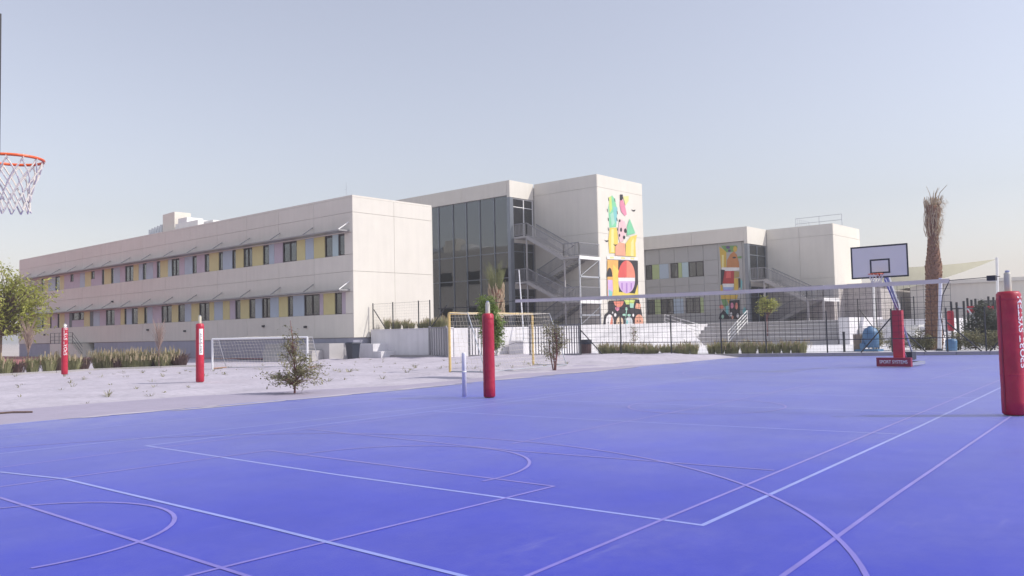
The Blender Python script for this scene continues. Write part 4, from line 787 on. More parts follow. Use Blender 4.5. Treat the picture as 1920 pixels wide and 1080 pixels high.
def rim(cx, cy, cz, r, parent, dx, netlen=0.42, seg=36):
    mb = MB(); mb.path([(cx+r*math.cos(2*math.pi*k/seg), cy+r*math.sin(2*math.pi*k/seg), cz) for k in range(seg+1)], 0.012, 8, False)
    mb.box(min(cx-dx*(r-0.005), cx-dx*(r+0.14)), max(cx-dx*(r-0.005), cx-dx*(r+0.14)), cy-0.07, cy+0.07, cz-0.012, cz+0.008)
    for s in (-1, 1): mb.bar((cx-dx*(r+0.14), cy+s*0.06, cz), (cx+r*0.25*-dx, cy+s*r*0.955, cz), 0.025, 0.012)
    mb.box(min(cx-dx*(r+0.14), cx-dx*(r+0.155)), max(cx-dx*(r+0.14), cx-dx*(r+0.155)), cy-0.09, cy+0.09, cz-0.1, cz+0.03)
    rm = mb.build('rim', 'orange', parent); nb = MB(); S = 12
    prof = [(r-0.01,-0.02),(r*0.86,-0.11),(r*0.70,-0.20),(r*0.60,-0.28),(r*0.56,-0.35),(r*0.60,-netlen)]
    rnd = random.Random(3)
    for k in range(S):
        for i in range(len(prof)-1):
            for sg in (-1, 1):
                a0 = 2*math.pi*(k+0.5*(i%2))/S; a1 = 2*math.pi*(k+0.5*(i%2)+0.5*sg)/S; (ra, za), (rb_, zb) = prof[i], prof[i+1]
                mid_ = ((ra+rb_)/2+rnd.uniform(-0.01,0.01)); am_ = (a0+a1)/2
                nb.path([(cx+ra*math.cos(a0),cy+ra*math.sin(a0),cz+za),(cx+mid_*math.cos(am_),cy+mid_*math.sin(am_),cz+(za+zb)/2-0.004),(cx+rb_*math.cos(a1),cy+rb_*math.sin(a1),cz+zb)],0.0072,5,False)
        a0 = 2*math.pi*k/S; nb.path([(cx+(r+0.012)*math.cos(a0),cy+(r+0.012)*math.sin(a0),cz-0.03),(cx+(r+0.004)*math.cos(a0),cy+(r+0.004)*math.sin(a0),cz+0.014),(cx+(r-0.012)*math.cos(a0),cy+(r-0.012)*math.sin(a0),cz-0.02)],0.004,4,False)
    nb.build('net', 'whitenet', rm)
rim(27.80, 8.66, 3.08, 0.225, hp, -1.0, 0.34)
# near basketball hoop at the left edge of the view
nh = thing('basketball_hoop', (0.6, 7.48, 0), 'near basketball hoop with orange rim and white net at the left edge', 'basketball hoop')
bd = MB().box(2.048,2.064,6.58,8.38,2.84,3.84).build('backboard', 'board', nh)
MB().box(2.046,2.066,6.565,6.579,2.83,3.85).box(2.046,2.066,8.381,8.395,2.83,3.85).box(2.046,2.066,6.58,8.38,3.841,3.85).box(2.046,2.066,6.58,8.38,2.83,2.839).build('backboard_edge', 'dark', bd)
MB().box(0.5,0.7,7.38,7.58,0.0,3.2).bar((0.6,7.48,3.1),(2.03,7.48,3.35),0.12,0.14).bar((0.6,7.48,2.6),(2.03,7.48,3.0),0.06,0.06).build('mast', 'galv', nh)
MB().box(0.4,0.8,7.28,7.68,0.02,1.95).build('mast_pad', 'red', nh)
rim(2.44, 7.46, 2.985, 0.222, nh, 1.0, 0.43)

# goals
def netsurf(mb, A, B, C, D, nu, nv, r=0.004, sag=0.06):
    A, B, C, D = map(Vector, (A, B, C, D)); nrm = (B-A).cross(D-A).normalized()
    P = lambda u, v: A.lerp(B,u).lerp(D.lerp(C,u),v)+nrm*sag*math.sin(math.pi*u)*math.sin(math.pi*v)+nrm*0.02*math.sin(u*23+v*17)
    for i in range(nu+1): mb.path([P(i/nu, j/8) for j in range(9)], r, 3, False)
    for j in range(nv+1): mb.path([P(i/12, j/nv) for i in range(13)], r, 3, False)
def goal(name, lab, L, Rr, back, h, m, depth_top, depth_bot, rr_=0.05, basem=None, netr=0.004, cell=0.16):
    L = Vector((*L,0)); Rr = Vector((*Rr,0)); bk_ = Vector((*back,0)).normalized(); Hh = Vector((0,0,h))
    t = thing('football_goal', (L+Rr)/2, lab, 'goal')
    for p in (L, Rr): MB().tube(p-Vector((0,0,0.05)), p+Hh, rr_, n=10).build('post', m, t)
    MB().tube(L+Hh, Rr+Hh, rr_, n=10).build('crossbar', m, t)
    for p in (L, Rr):
        MB().path([p+Hh, p+Hh+bk_*depth_top, p+bk_*depth_bot+Vector((0,0,0.03))], 0.02, 6).build('stanchion', 'galv', t)
        MB().tube(p+Vector((0,0,0.03)), p+bk_*depth_bot+Vector((0,0,0.03)), 0.025 if not basem else 0.035, n=6).build('base_bar', basem or 'galv', t)
    MB().tube(L+bk_*depth_bot+Vector((0,0,0.03)), Rr+bk_*depth_bot+Vector((0,0,0.03)), 0.02, n=6).build('rear_bar', 'galv', t)
    nb = MB(); W = (Rr-L).length; nu = int(W/cell)
    netsurf(nb, L+Hh, Rr+Hh, Rr+Hh+bk_*depth_top, L+Hh+bk_*depth_top, nu, max(2,int(depth_top/cell)), netr, 0.08)
    netsurf(nb, L+Hh+bk_*depth_top, Rr+Hh+bk_*depth_top, Rr+bk_*depth_bot, L+bk_*depth_bot, nu, int(h/cell), netr, 0.12)
    for p in (L, Rr): netsurf(nb, p+Hh, p+Hh+bk_*depth_top, p+bk_*depth_bot, p+Vector((0,0,0.02)), 6, int(h/cell), netr, 0.03)
    nb.build('net', 'whitenet', t); return t
goal('g', 'yellow-framed football goal with white net standing on the sand behind the middle post', (22.5,22.7), (28.2,23.3), (0.1,-1), 2.24, 'yellowmetal', 0.9, 1.7, 0.05)
goal('g', 'small white football goal on the sand behind the leafy sapling', (21.05,37.5), (23.3,32.95), (1,0.5), 1.44, 'whitepvc', 0.5, 1.15, 0.05, 'rust')
# bins, tank and other small gear
def wheelie(x, y, z, lab):
    t = thing('wheelie_bin', (x,y,z), lab, 'bin')
    MB().hexa([(x-0.22,y-0.24,z+0.06),(x+0.22,y-0.24,z+0.06),(x+0.22,y+0.24,z+0.06),(x-0.22,y+0.24,z+0.06),(x-0.29,y-0.31,z+0.96),(x+0.29,y-0.31,z+0.96),(x+0.29,y+0.31,z+0.96),(x-0.29,y+0.31,z+0.96)]).box(x-0.31,x+0.31,y-0.33,y+0.33,z+0.94,z+0.985).build('body', 'bin', t)
    MB().hexa([(x-0.33,y-0.35,z+0.99),(x+0.34,y-0.35,z+0.99),(x+0.34,y+0.35,z+0.99),(x-0.33,y+0.35,z+0.99),(x-0.25,y-0.28,z+1.07),(x+0.3,y-0.28,z+1.05),(x+0.3,y+0.28,z+1.05),(x-0.25,y+0.28,z+1.07)]).build('lid', 'bin', t)
    for s in (-1,1): MB().tube((x+0.2,y+s*0.2,z+0.09),(x+0.2,y+s*0.27,z+0.09),0.09,n=12).build('wheel', 'dark', t)
wheelie(30.9, 39.2, 0.0, 'black wheelie bin by the corner steps of the classroom block')
lb = thing('litter_bin', (36.9, 26.75, 0.13), 'brown slatted litter bin with dark rim behind the mesh fence', 'bin')
MB().lathe(36.9,26.75,[(0.24,0.13),(0.26,0.75)],16).build('liner', 'bin', lb)
for k in range(16):
    a = 2*math.pi*k/16; c_, s_ = math.cos(a), math.sin(a); MB().bar((36.9+0.27*c_,26.75+0.27*s_,0.15),(36.9+0.29*c_,26.75+0.29*s_,0.72),0.085,0.02,(c_,s_,0)).build('slat', 'brownbin', lb)
MB().lathe(36.9,26.75,[(0.32,0.72),(0.33,0.95),(0.28,0.97)],16).build('rim', 'bin', lb)
tk = thing('water_tank', (42.6,13.7,0.13), 'rounded blue plastic tank on a metal stand behind the mesh fence', 'tank')
MB().lathe(42.6,13.65,[(0.30,0.32),(0.37,0.36),(0.38,0.9),(0.36,1.08),(0.27,1.24),(0.12,1.32),(0.1,1.37),(0.05,1.38)],24).build('body', 'blue', tk, True)
for a in range(4): MB().tube((42.6+0.36*math.cos(a*1.57+0.6),13.65+0.36*math.sin(a*1.57+0.6),0.1),(42.6+0.34*math.cos(a*1.57+0.6),13.65+0.34*math.sin(a*1.57+0.6),0.5),0.03,n=6).build('leg', 'blue', tk)
MB().box(42.15,43.05,13.2,14.3,0.14,0.24).build('base', 'blue', tk); MB().lathe(42.25,13.95,[(0.12,0.24),(0.13,0.5),(0.06,0.55)],12).build('pump', 'blue', tk); MB().path([(42.25,13.95,0.5),(42.25,13.95,0.75),(42.5,13.8,0.8)],0.03,6).build('pipe', 'blue', tk)
o = MB().box(42.6,43.0,14.15,14.5,0.45,0.98).box(42.6,43.0,14.15,14.5,0.13,0.44).build('cardboard_box', 'cardboard', at=(42.8,14.3,0.13)); tag(o, 'brown boxes stacked left of the blue tank', 'box')
o = MB().tube((41.6,14.6,0.05),(41.6,14.6,1.05),0.06,n=10).lathe(41.6,14.6,[(0.07,1.05),(0.07,1.10),(0.03,1.13)],10).build('bollard', 'dark', at=(41.6,14.6,0.1)); tag(o, 'dark bollard left of the blue tank', 'bollard')
o = MB().lathe(43.2,10.2,[(0.24,0.13),(0.26,0.6),(0.22,0.68),(0.1,0.7)],16).build('blue_barrel', 'blue', at=(43.2,10.2,0.13)); tag(o, 'small dark blue barrel at the foot of the palm', 'barrel')
wp = thing('white_pole', (43.5,10.75,0.1), 'slender white lamp pole right beside the tall palm', 'pole')
MB().tube((43.5,10.80,0.0),(43.5,10.6,3.6),0.10,0.08,10).build('pole', 'whitepvc', wp); MB().lathe(43.5,10.8,[(0.16,0.1),(0.16,0.2),(0.11,0.24)],12).build('base', 'bin', wp)
o = MB().tube((37.5,31.6,0.3),(38.3,32.6,5.2),0.05,0.03,8).build('leaning_pole', 'whitepvc', at=(37.5,31.6,0.3)); tag(o, 'thin white pole leaning before the dark stairwell', 'pole')

# playground frame
pg = thing('climbing_frame', (51,11.2,0.13), 'dark post climbing frame with red pads behind the shrubs at right', 'playground frame')
for x, y, h in ((50,11.72,2.6),(50,11.45,2.55),(50,11.1,2.6),(52,11.35,2.8),(52,11.15,2.7),(52,10.95,2.75),(54,10.7,2.9),(54,10.45,2.85),(54,10.2,2.75),(54,9.9,2.85),(53,9.5,2.6),(53,12.1,2.3)): MB().tube((x,y,0.1),(x,y,h),0.06,n=8).build('post', 'dark', pg)
MB().lathe(50,11.78,[(0.14,1.0),(0.17,1.1),(0.17,2.0),(0.14,2.1)],14).build('red_pad', 'red', pg)
for (a, b) in (((50,11.72,2.2),(50,11.1,2.2)),((52,11.35,2.2),(52,10.95,2.2)),((54,10.7,2.3),(54,9.9,2.3)),((50,11.1,2.2),(52,10.95,2.2))): MB().tube(a,b,0.035,n=6).build('bar', 'dark', pg)
for x, y in ((52,11.2),(54,10.6),(54,10.1)): MB().box(x-0.08,x+0.08,y-0.16,y+0.16,2.0,2.35).build('red_plate', 'red', pg)
MB().path([(50,11.4,2.3),(50,10.9,2.15),(50,10.6,1.6),(50,10.4,0.2)],0.04,6).build('slide_rail', 'galv', pg)

# shade sail, its mast and the pale building behind
sl = thing('shade_sail', (60,13.5,4.0), 'beige triangular shade sail stretched to a slanted mast at right', 'shade sail')
nS = 14; A_, B_, C_ = Vector((62,19.5,5.45)), Vector((61,18.0,3.7)), Vector((60,11.35,5.4)); SV = []; SF = []
idx = {}
for i in range(nS+1):
    for j in range(nS+1-i):
        u, v = i/nS, j/nS; p = A_*(1-u-v)+B_*u+C_*v; p.z -= 0.9*(u*v+u*(1-u-v)+v*(1-u-v))*0.6; p.x += 2.0*u*v; idx[i,j] = len(SV); SV.append(p)
for i in range(nS):
    for j in range(nS-i):
        SF.append((idx[i,j],idx[i+1,j],idx[i,j+1]))
        if j < nS-i-1: SF.append((idx[i+1,j],idx[i+1,j+1],idx[i,j+1]))
MB().add(SV,SF).build('cloth', 'sail', sl, True)
MB().tube((60,11.45,0.1),(60,11.3,5.5),0.08,n=10).build('mast', 'white', sl); MB().tube((62,19.55,0.1),(62,19.5,5.6),0.08,n=10).build('mast', 'white', sl)
wa = thing('white_hall', (80,10,0.1), 'plain pale low building at the far right behind the shade sail', 'building')
MB().box(78,95,-14,21.5,0.1,4.7).build('wall', 'wall', wa); MB().box(77.7,95.2,-14.2,21.8,4.71,5.0).build('roof_edge', 'wall', wa)
for y in (3.0, 8.5, 14.0): f = MB().box(77.93,77.99,y,y+2.2,1.6,3.2).build('window', 'frame', wa); MB().box(77.9,77.925,y+0.1,y+2.1,1.7,3.1).build('pane', 'pane', f)
o = MB().box(51.6,52.4,14.0,15.2,0.13,1.25).box(51.4,52.6,13.8,15.6,1.26,1.36).build('white_counter', 'white', at=(52,14.6,0.13)); tag(o, 'white counter table behind the far basketball hoop', 'table')

# ================================================================== VEGETATION
def leafmesh(centers, per, spread, size, seed, flat=0.5, aspect=0.45, droop=0.0):
    """rhombic leaves scattered round twig ends"""
    r = np.random.default_rng(seed); C = np.repeat(np.array(centers, float), per, axis=0); n = len(C)
    P = C + r.normal(0, spread, (n,3))*np.array([1,1,0.75])
    d = r.normal(0,1,(n,3)); d[:,2] = d[:,2]*flat-droop; d /= np.linalg.norm(d,axis=1)[:,None]
    up = r.normal(0,0.5,(n,3))+np.array([0,0,1]); s = np.cross(d, up); s /= np.linalg.norm(s,axis=1)[:,None]
    L = size*r.uniform(0.6,1.25,n)[:,None]; W = L*aspect
    a = P; b = P+d*L*0.5+s*W*0.5; c_ = P+d*L; e = P+d*L*0.5-s*W*0.5; c_[:,2] -= (L*0.12)[:,0]
    V = np.stack([a,b,c_,e],1).reshape(-1,3)
    return V, [(4*i,4*i+1,4*i+2,4*i+3) for i in range(n)]
def tree(name, lab, base, trunk, blobs, ntwig, per, spread, size, leafm, seed, barkm='bark', r0=0.05, cat='tree', aspect=0.45, droop=0.0, group=None, lo=0.12):
    rnd = random.Random(seed); base = Vector(base); t = thing(name, base, lab, cat, group)
    mb = MB(); tips = []; tp = [base+Vector(p) for p in trunk]; k = len(tp)
    mb.path([tp[0]-Vector((0,0,0.1))]+tp, [r0*1.25]+[r0*(1-0.75*i/(k-1)) for i in range(k)], 8)
    for _ in range(ntwig):
        cx, cy, cz, rx, ry, rz = blobs[rnd.choices(range(len(blobs)), [b[3]*b[5] for b in blobs])[0]]
        while True:
            u = Vector((rnd.uniform(-1,1), rnd.uniform(-1,1), rnd.uniform(-1,1)))
            if 0.25 < u.length < 1: break
        e = base+Vector((cx+u.x*rx, cy+u.y*ry, cz+u.z*rz)); f = min(max((e.z-base.z)/max(tp[-1].z-base.z,0.1)*0.8-0.12, lo), 0.98)
        i = min(int(f*(k-1)), k-2); s = tp[i].lerp(tp[i+1], f*(k-1)-i); md = s.lerp(e,0.55)+Vector((rnd.uniform(-.1,.1),rnd.uniform(-.1,.1),0.08+rnd.uniform(-.05,.1)))*(e-s).length
        rb_ = r0*0.32*rnd.uniform(0.6,1.1); mb.path([s, md, e], [rb_, rb_*0.6, rb_*0.25], 5, False)
        tips += [e, e.lerp(md,0.3), e.lerp(md,0.6)]
    mb.build('trunk', barkm, t, True)
    V, F = leafmesh([tuple(p) for p in tips], per, spread, size, seed, aspect=aspect, droop=droop)
    MB().add([tuple(v) for v in V], F).build('crown', leafm, t); return t
tree('leafy_tree', 'leafy yellow-green tree at the far left in front of the classroom block', (14.2,45.2,0), [(0,0,0),(0.1,0,1.2),(0.15,0.05,2.4),(0.4,0,3.6),(0.6,0,4.6)],
     [(0.9,0,3.9,1.6,1.4,1.0),(2.0,0,4.0,0.75,0.9,0.7),(0.6,0,4.75,0.9,0.9,0.65),(1.3,0,2.9,1.2,1.0,0.8),(-0.8,0,3.4,1.1,1.0,1.2),(1.5,0,2.1,0.8,0.8,0.45),(0.1,0,2.3,0.9,0.8,0.6)], 200, 10, 0.17, 0.21, 'leafy', 5, r0=0.11, droop=0.3, aspect=0.36, lo=0.38)
tree('sapling', 'sparse olive sapling casting a thin shadow on the sand by the court', (12.95,18.9,-0.03), [(0,0,0),(0.02,-0.02,0.5),(0,0.03,1.0),(-0.02,0.05,1.5),(0.02,0.2,1.95)],
     [(0.05,-0.05,0.42,0.7,0.85,0.28),(0,0,0.85,0.5,0.65,0.32),(0,0.1,1.4,0.26,0.42,0.3),(-0.02,0.35,1.8,0.14,0.25,0.12),(0.2,-0.5,0.65,0.45,0.6,0.25),(-0.3,0.5,0.45,0.4,0.5,0.25)], 130, 6, 0.06, 0.085, 'leafdull', 9, 'redstem', 0.028)
tree('shrub', 'thin reddish-stemmed shrub right of the yellow goal', (25.0,19.6,-0.03), [(0,0,0),(0.05,-0.08,0.6),(0,-0.1,1.2),(0.05,-0.1,1.7)],
     [(0,0,1.5,0.35,0.55,0.35),(0.1,-0.1,1.15,0.4,0.45,0.35),(-0.1,0.15,0.8,0.35,0.45,0.3)], 75, 6, 0.08, 0.09, 'leafdull', 13, 'redstem', 0.03)
st_ = bpy.data.objects['shrub']; mb = MB()
for dx, dy in ((0.1,0.12),(-0.08,-0.16),(0.05,0.25)): mb.path([(25.0+dx*0.3,19.6+dy*0.3,-0.1),(25.0+dx,19.6+dy,0.6),(25.0+dx*1.6,19.6+dy*1.5,1.4)],[0.028,0.022,0.008],6)
mb.build('stem', 'redstem', st_)
tree('young_tree', 'young green tree on a dark stem directly behind the middle red post', (20.5,18.95,-0.03), [(0,0,0),(0.02,-0.05,0.9),(0.0,-0.12,1.6),(0,-0.2,2.6)],
     [(0.0,-0.2,2.2,0.34,0.42,0.36),(0.05,-0.22,1.75,0.3,0.38,0.4),(0.0,-0.35,1.35,0.22,0.3,0.28),(0,-0.1,2.55,0.24,0.3,0.25)], 170, 13, 0.085, 0.13, 'leafg', 21, 'redstem', 0.035, droop=0.35, aspect=0.3)
tree('small_tree', 'small yellow-green tree on a red stake before the far stairs', (58.9,26.2,1.4), [(0,0,-0.7),(0,0,0.8),(0,0,2.2)],
     [(0,0.1,1.6,0.6,0.75,0.5),(0,-0.4,1.8,0.5,0.6,0.3),(0,0.2,2.2,0.3,0.3,0.3)], 60, 10, 0.14, 0.16, 'leafy', 25, 'redstem', 0.045)
tree('bank_sapling', 'spindly sapling growing on the white gravel bank below the tall mural', (45.5,29.2,0.55), [(0,0,0),(0,0.05,0.6),(0.05,0,1.25)],
     [(0,0,0.8,0.3,0.35,0.4),(0,0,0.35,0.35,0.3,0.2)], 26, 5, 0.07, 0.09, 'leafdull', 27, 'redstem', 0.025)
tree('garden_shrub', 'large grey-green bush at right behind the mesh fence', (48,9.6,0.1), [(0,0,0),(0,0,0.8),(0.1,0,1.9)],
     [(0,0,1.5,0.8,0.75,0.65),(0,0.7,1.1,0.7,0.6,0.6),(0,-0.8,1.2,0.7,0.6,0.6),(0.1,0.35,2.1,0.3,0.3,0.4),(0,0,0.6,0.9,1.0,0.5)], 200, 14, 0.13, 0.13, 'leafgrey', 31, 'bark', 0.06, 'bush')
for i, (x, y, w_, h) in enumerate(((44.6,12.9,0.9,1.0),(44.9,12.0,0.8,1.15),(44.6,11.5,0.7,0.8),(44.5,10.2,0.8,1.0),(44.7,9.5,0.85,1.05),(44.7,8.7,0.8,0.95),(44.9,7.9,0.8,1.1),(46.2,14.4,0.7,1.2))):
    tree('hedge_shrub', 'dusty olive shrub in the bed behind the mesh fence by the palm', (x,y,0.1), [(0,0,0),(0,0,0.4),(0,0,0.8)], [(0,0,h*0.55,w_*0.6,w_*0.62,h*0.45),(0,0.2,h*0.35,w_*0.6,w_*0.55,h*0.3)], 55, 11, 0.09, 0.10, 'leafdull', 40+i, 'bark', 0.03, 'shrub', group='shrubs in the bed by the palm')

# tall date palm with its fronds tied and cut
pm = thing('date_palm', (45,11.38,0.1), 'tall pruned date palm with a rough trunk and dry cut fronds at right', 'palm')
rnd = random.Random(4)
def axis(z): s = (z-0.1)/8.1; return Vector((45, 11.42-0.62*max(s-0.25,0)**1.2-0.08*math.sin(s*5), z))
prof = [(0.1,0.46),(1.0,0.40),(2.0,0.37),(3.2,0.36),(3.9,0.39),(4.15,0.42),(4.6,0.33),(5.2,0.26),(5.9,0.22),(6.3,0.27),(6.8,0.34),(7.3,0.36)]
MB().path([axis(z) for z, r in prof],[r*0.9 for z, r in prof],14).build('trunk', 'palmbark', pm, True)
mb = MB()
for k in range(330):
    z = 0.3+6.2*k/330; a = k*2.4; rr_ = np.interp(z,[p[0] for p in prof],[p[1] for p in prof])*0.86; c_ = axis(z); d = Vector((math.cos(a),math.sin(a),0)); s = Vector((-math.sin(a),math.cos(a),0))
    w_, h_ = 0.09, 0.2; o_ = 0.075 if z < 3.9 else 0.045
    p = c_+d*rr_; mb.hexa([p-s*w_-d*0.05, p+s*w_-d*0.05, p+s*w_+d*0.02, p-s*w_+d*0.02, p-s*w_*0.6+Vector((0,0,h_))-d*0.02, p+s*w_*0.6+Vector((0,0,h_))-d*0.02, p+s*w_*0.5+d*o_+Vector((0,0,h_*0.85)), p-s*w_*0.5+d*o_+Vector((0,0,h_*0.85))])
mb.build('leaf_bases', 'palmbark', pm)
mb = MB()
for k in range(150):
    a = rnd.uniform(0,6.28); z = rnd.uniform(5.6,7.2); c_ = axis(z); d = Vector((math.cos(a),math.sin(a),0)); r_ = rnd.uniform(0.12,0.34); L = rnd.uniform(0.5,1.0)
    top = c_+d*(r_+rnd.uniform(0.05,0.18))+Vector((0,-0.05,L)); top.z = min(top.z, 7.75); mb.path([c_+d*r_*0.9, c_+d*(r_+0.06)+Vector((0,0,L*0.5)), top],[0.022,0.018,0.010],4,True)
for k in range(7): a = rnd.uniform(0,6.28); c_ = axis(7.3); d = Vector((math.cos(a)*0.6,math.sin(a)-0.35,0)); mb.path([c_+d*0.1, c_+d*0.25+Vector((0,0,0.6)), c_+d*0.5+Vector((0,0,rnd.uniform(0.8,1.05)))],[0.02,0.015,0.006],4)
mb.build('cut_frond', 'palmdry', pm)
mb = MB()
for k in range(900):
    z = rnd.uniform(5.1,7.6); a = rnd.gauss(-1.2,0.9); c_ = axis(z); d = Vector((math.cos(a),math.sin(a),0)); r_ = np.interp(z,[5.0,6.0,7.4],[0.2,0.40,0.52])*rnd.uniform(0.5,1.15); p = c_+d*r_
    q = p+d*rnd.uniform(0.05,0.2)+Vector((rnd.uniform(-.1,.1),rnd.uniform(-.1,.1),rnd.uniform(-0.3,0.16))); s = Vector((-d.y,d.x,0))*0.014; mb.add([p-s,p+s,q],[(0,1,2)])
tag(mb.build('fibre', 'palmdry', pm), kind='stuff')
# young palm with bundled crown on the terrace
py_ = thing('young_palm', (39,35.0,1.75), 'young date palm with bundled fronds before the glass front', 'palm')
MB().path([(39,35.15,1.6),(39,35.15,2.6),(39,35.1,3.6),(39,35.0,4.2)],[0.34,0.36,0.42,0.36],14).build('trunk', 'palmbark', py_, True)
mb = MB(); mb2 = MB()
for k in range(150):
    a = rnd.uniform(0,6.28); z = rnd.uniform(2.2,4.2); d = Vector((math.cos(a),math.sin(a),0)); p = Vector((39,35.1,z))+d*0.36
    mb.path([p, p+d*0.12+Vector((0,0,0.22)), p+d*0.16+Vector((0,0,0.42))],[0.05,0.04,0.012],5)
for k in range(46):
    a = rnd.uniform(0,6.28); d = Vector((math.cos(a),math.sin(a),0)); p = Vector((39,35.05,rnd.uniform(3.7,4.3)))+d*0.25; L = rnd.uniform(1.0,1.75); sp = rnd.uniform(0.15,0.55)
    pts = [p, p+d*sp*0.5+Vector((0,0.05,L*0.5)), p+d*sp*1.1+Vector((0,0.08,L))]; mb2.path(pts,[0.018,0.012,0.004],4)
    for j in range(16):
        t_ = 0.2+0.8*j/16; c_ = pts[0].lerp(pts[1],t_*2) if t_ < 0.5 else pts[1].lerp(pts[2],t_*2-1); s = Vector((-d.y,d.x,0))*(0.13+0.1*rnd.random())*(1 if j%2 else -1); q = c_+s+Vector((0,0,0.16)); w_ = Vector((0,0,0.018)); mb2.add([c_-w_,q,c_+w_],[(0,1,2)])
mb.build('leaf_bases', 'palmdry', py_); mb2.build('crown', 'palmleaf', py_)

# grass tufts (shared meshes, each tuft a thing)
def tuft(seed, h, sp, n, flower=0.0, base=0.10):
    r = random.Random(seed); mb = MB()
    for k in range(n):
        a = r.uniform(0,6.283); d = Vector((math.cos(a),math.sin(a),0)); s = Vector((-d.y,d.x,0)); rb_ = base*math.sqrt(r.random()); L = h*r.uniform(0.6,1.1); o_ = sp*r.random()**0.7
        p = d*rb_; m_ = p+d*o_*0.45+Vector((0,0,L*0.7)); e = p+d*o_+Vector((0,0,L*r.uniform(0.75,1.0))); w_ = 0.010
        mi = 1 if r.random() < flower else 0
        mb.add([p-s*w_,p+s*w_,m_+s*w_*0.9,m_-s*w_*0.9,e+s*0.002],[(0,1,2,3),(3,2,4)],0)
        if mi: mb.add([e-s*0.022-Vector((0,0,0.10)),e+s*0.022-Vector((0,0,0.10)),e+s*0.012+Vector((0,0,0.08)),e-s*0.012+Vector((0,0,0.08))],[(0,1,2,3)],1)
    return mb
TG = [tuft(60+i,0.62,0.34,230,0.12,0.17).mesh('tuft',['grass','straw']) for i in range(4)]
TP = [tuft(70+i,0.55,0.38,240,0.0,0.2).mesh('tuft',['grassp','straw']) for i in range(3)]
TS = [tuft(80+i,0.8,0.5,420,0.28,0.28).mesh('tuft',['grass','straw']) for i in range(3)]
k = 0
for i in range(26):
    t_ = (i+0.5+rnd.uniform(-.2,.2))/26; p = fxy(36.05+(39.6-36.05)*t_)+kn*(0.75+0.25*rnd.random())
    if i in (13,): continue
    o = inst('grass_tuft', TG[i%4], None, (p.x,p.y,0.1), rnd.uniform(0,6.28), (rnd.uniform(0.95,1.25),rnd.uniform(0.95,1.25),rnd.uniform(0.85,1.2))); tag(o, 'pale fountain grass tuft in the row behind the mesh fence', 'grass tuft', 'grass tufts behind the mesh fence')
for i, y in enumerate((39.6,39.0,38.5,37.9,37.4,36.5,36.0,35.5,35.0,34.4)):
    o = inst('grass_tuft', TG[(i+1)%4], None, (33.7+0.2*rnd.random(),y,1.74), rnd.uniform(0,6.28), (0.9,0.9,rnd.uniform(0.75,1.25))); tag(o, 'pale grass tuft growing on top of the low terrace wall', 'grass tuft', 'grass tufts on the terrace wall')
for i, (x, y) in enumerate(((13.9,43.2),(14.4,43.3),(15.2,43.6),(15.8,43.3),(16.3,43.6),(16.7,43.8),(17.1,43.7),(17.7,44.2))):
    pu = i in (1,4,7); o = inst('grass_bush', (TP if pu else TG)[i%3], None, (x,y,-0.02), rnd.uniform(0,6.28), (1.5,1.5,rnd.uniform(1.25,1.6)))
    tag(o, 'dark purplish grass clump in the left bed near the farthest red post' if pu else 'pale green grass clump in the left bed near the farthest red post', 'grass clump', 'purplish clumps in the left bed' if pu else 'green clumps in the left bed')
for i, (x, y) in enumerate(((19.0,45.1),(19.2,44.5),(19.5,44.3),(19.9,44.0),(20.2,43.8),(20.6,43.6),(21.2,43.6),(21.3,43.0),(21.9,43.3),(22.1,42.7))):
    pu = i in (2,6,9); o = inst('grass_bush', (TP if pu else TS)[i%3], None, (x,y,-0.02), rnd.uniform(0,6.28), (1.6,1.6,1.5) if pu else (1.15,1.15,rnd.uniform(0.95,1.3)))
    tag(o, 'dark purplish grass clump among the flowering grasses left of the white goal' if pu else 'tall flowering straw-tipped grass clump left of the white goal', 'grass clump', 'purplish clumps left of the goal' if pu else 'flowering clumps left of the goal')
def bare(lab, x, y, h, seed):
    t = thing('bare_shrub', (x,y,0), lab, 'shrub'); r = random.Random(seed); mb = MB(); mb.path([(x,y,-0.1),(x,y,h*0.5),(x+0.05,y,h*0.75)],[0.035,0.025,0.012],6); tw = MB()
    for k in range(70):
        z = h*r.uniform(0.35,0.7); a = r.uniform(0,6.28); L = h*r.uniform(0.2,0.4); p = Vector((x,y,z)); e = p+Vector((math.cos(a)*L*0.4,math.sin(a)*L*0.4,L)); tw.path([p,p.lerp(e,0.5)+Vector((0,0,0.04)),e],[0.012,0.009,0.004],4,False)
    mb.build('stem', 'bark', t); tw.build('twigs', 'twig', t)
bare('leafless pale shrub tied to stakes right of the leafy tree', 15.1, 43.9, 2.6, 3); bare('leafless pale shrub above the flowering grasses', 20.9, 42.6, 2.5, 5)
ks = thing('bed_kerb', (17,43.2,0), 'low kerb edging the grass bed at the left', 'kerb')
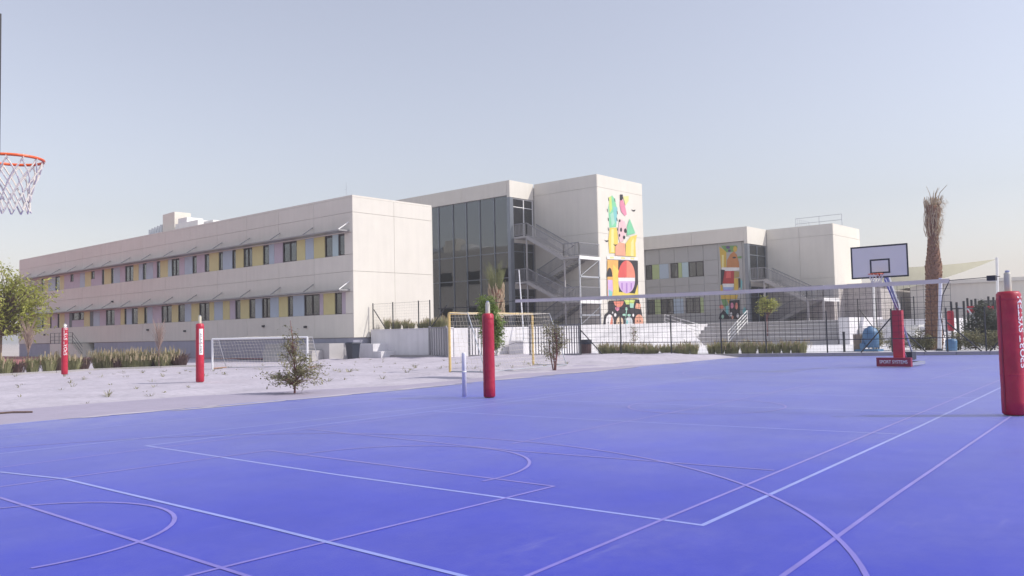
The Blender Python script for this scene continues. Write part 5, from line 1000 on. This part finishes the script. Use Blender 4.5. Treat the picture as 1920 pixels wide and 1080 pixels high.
pts = [(12.0,42.4),(14.0,42.7),(16.0,43.0),(18.0,43.6),(19.6,43.2),(21.0,42.6),(22.8,42.0)]
for a, b in zip(pts, pts[1:]): MB().bar((*a,0.03),(b[0]-0.01,b[1],0.03),0.16,0.12).build('kerbstone', 'kerb', ks)
# dry weeds sprinkled over the sand
mb = MB(); r = random.Random(17)
for k in range(170):
    x, y = r.uniform(5,31), r.uniform(19,40)
    if y < 21.4+(-0.2 if x > 12 else 0) or (x > 16 and y < 20): continue
    z = sandz(x,y); n = r.randint(5,14); s_ = r.uniform(0.05,0.2)
    for j in range(n):
        a = r.uniform(0,6.28); d = Vector((math.cos(a),math.sin(a),0)); p = Vector((x,y,z-0.01))+d*0.03; e = p+d*s_*r.uniform(0.4,1.2)+Vector((0,0,s_*r.uniform(0.2,0.9))); s = Vector((-d.y,d.x,0))*0.008
        mb.add([p-s,p+s,e+s,e-s],[(0,1,2,3)])
wd = mb.build('dry_weeds', 'leafdull'); tag(wd, 'small dry weeds scattered over the pale sand', 'weeds', kind='stuff')
o = MB().path([(4.2,19.2,0.01),(4.7,19.15,0.02),(5.1,19.0,0.01)],0.025,6).build('fallen_stick', 'bark', at=(4,19.2,0)); tag(o, 'thin dark stick lying on the paving at the left edge', 'stick')
o = MB().path([(6.2,19.9,0.01),(6.5,19.75,0.02),(6.8,19.5,0.01)],0.022,6).build('fallen_stick', 'bark', at=(6.5,19.8,0)); tag(o, 'short dark stick lying on the paving further right', 'stick')

# ================================================================== HAZE (pale dusty air over the whole place)
hm = bpy.data.materials.new('pale dusty air'); hm.use_nodes = True; hn = hm.node_tree; hn.nodes.remove(hn.nodes['Principled BSDF'])
pv_ = hn.nodes.new('ShaderNodeVolumePrincipled'); pv_.inputs['Color'].default_value = (0.97, 0.97, 1.0, 1); pv_.inputs['Density'].default_value = 0.0012; pv_.inputs['Anisotropy'].default_value = 0.2
hn.links.new(pv_.outputs[0], hn.nodes['Material Output'].inputs['Volume']); MT['haze'] = hm
hz = MB().box(-1510, 1510, -1510, 1510, -1.2, 15.5).build('haze', 'haze'); tag(hz, kind='stuff')
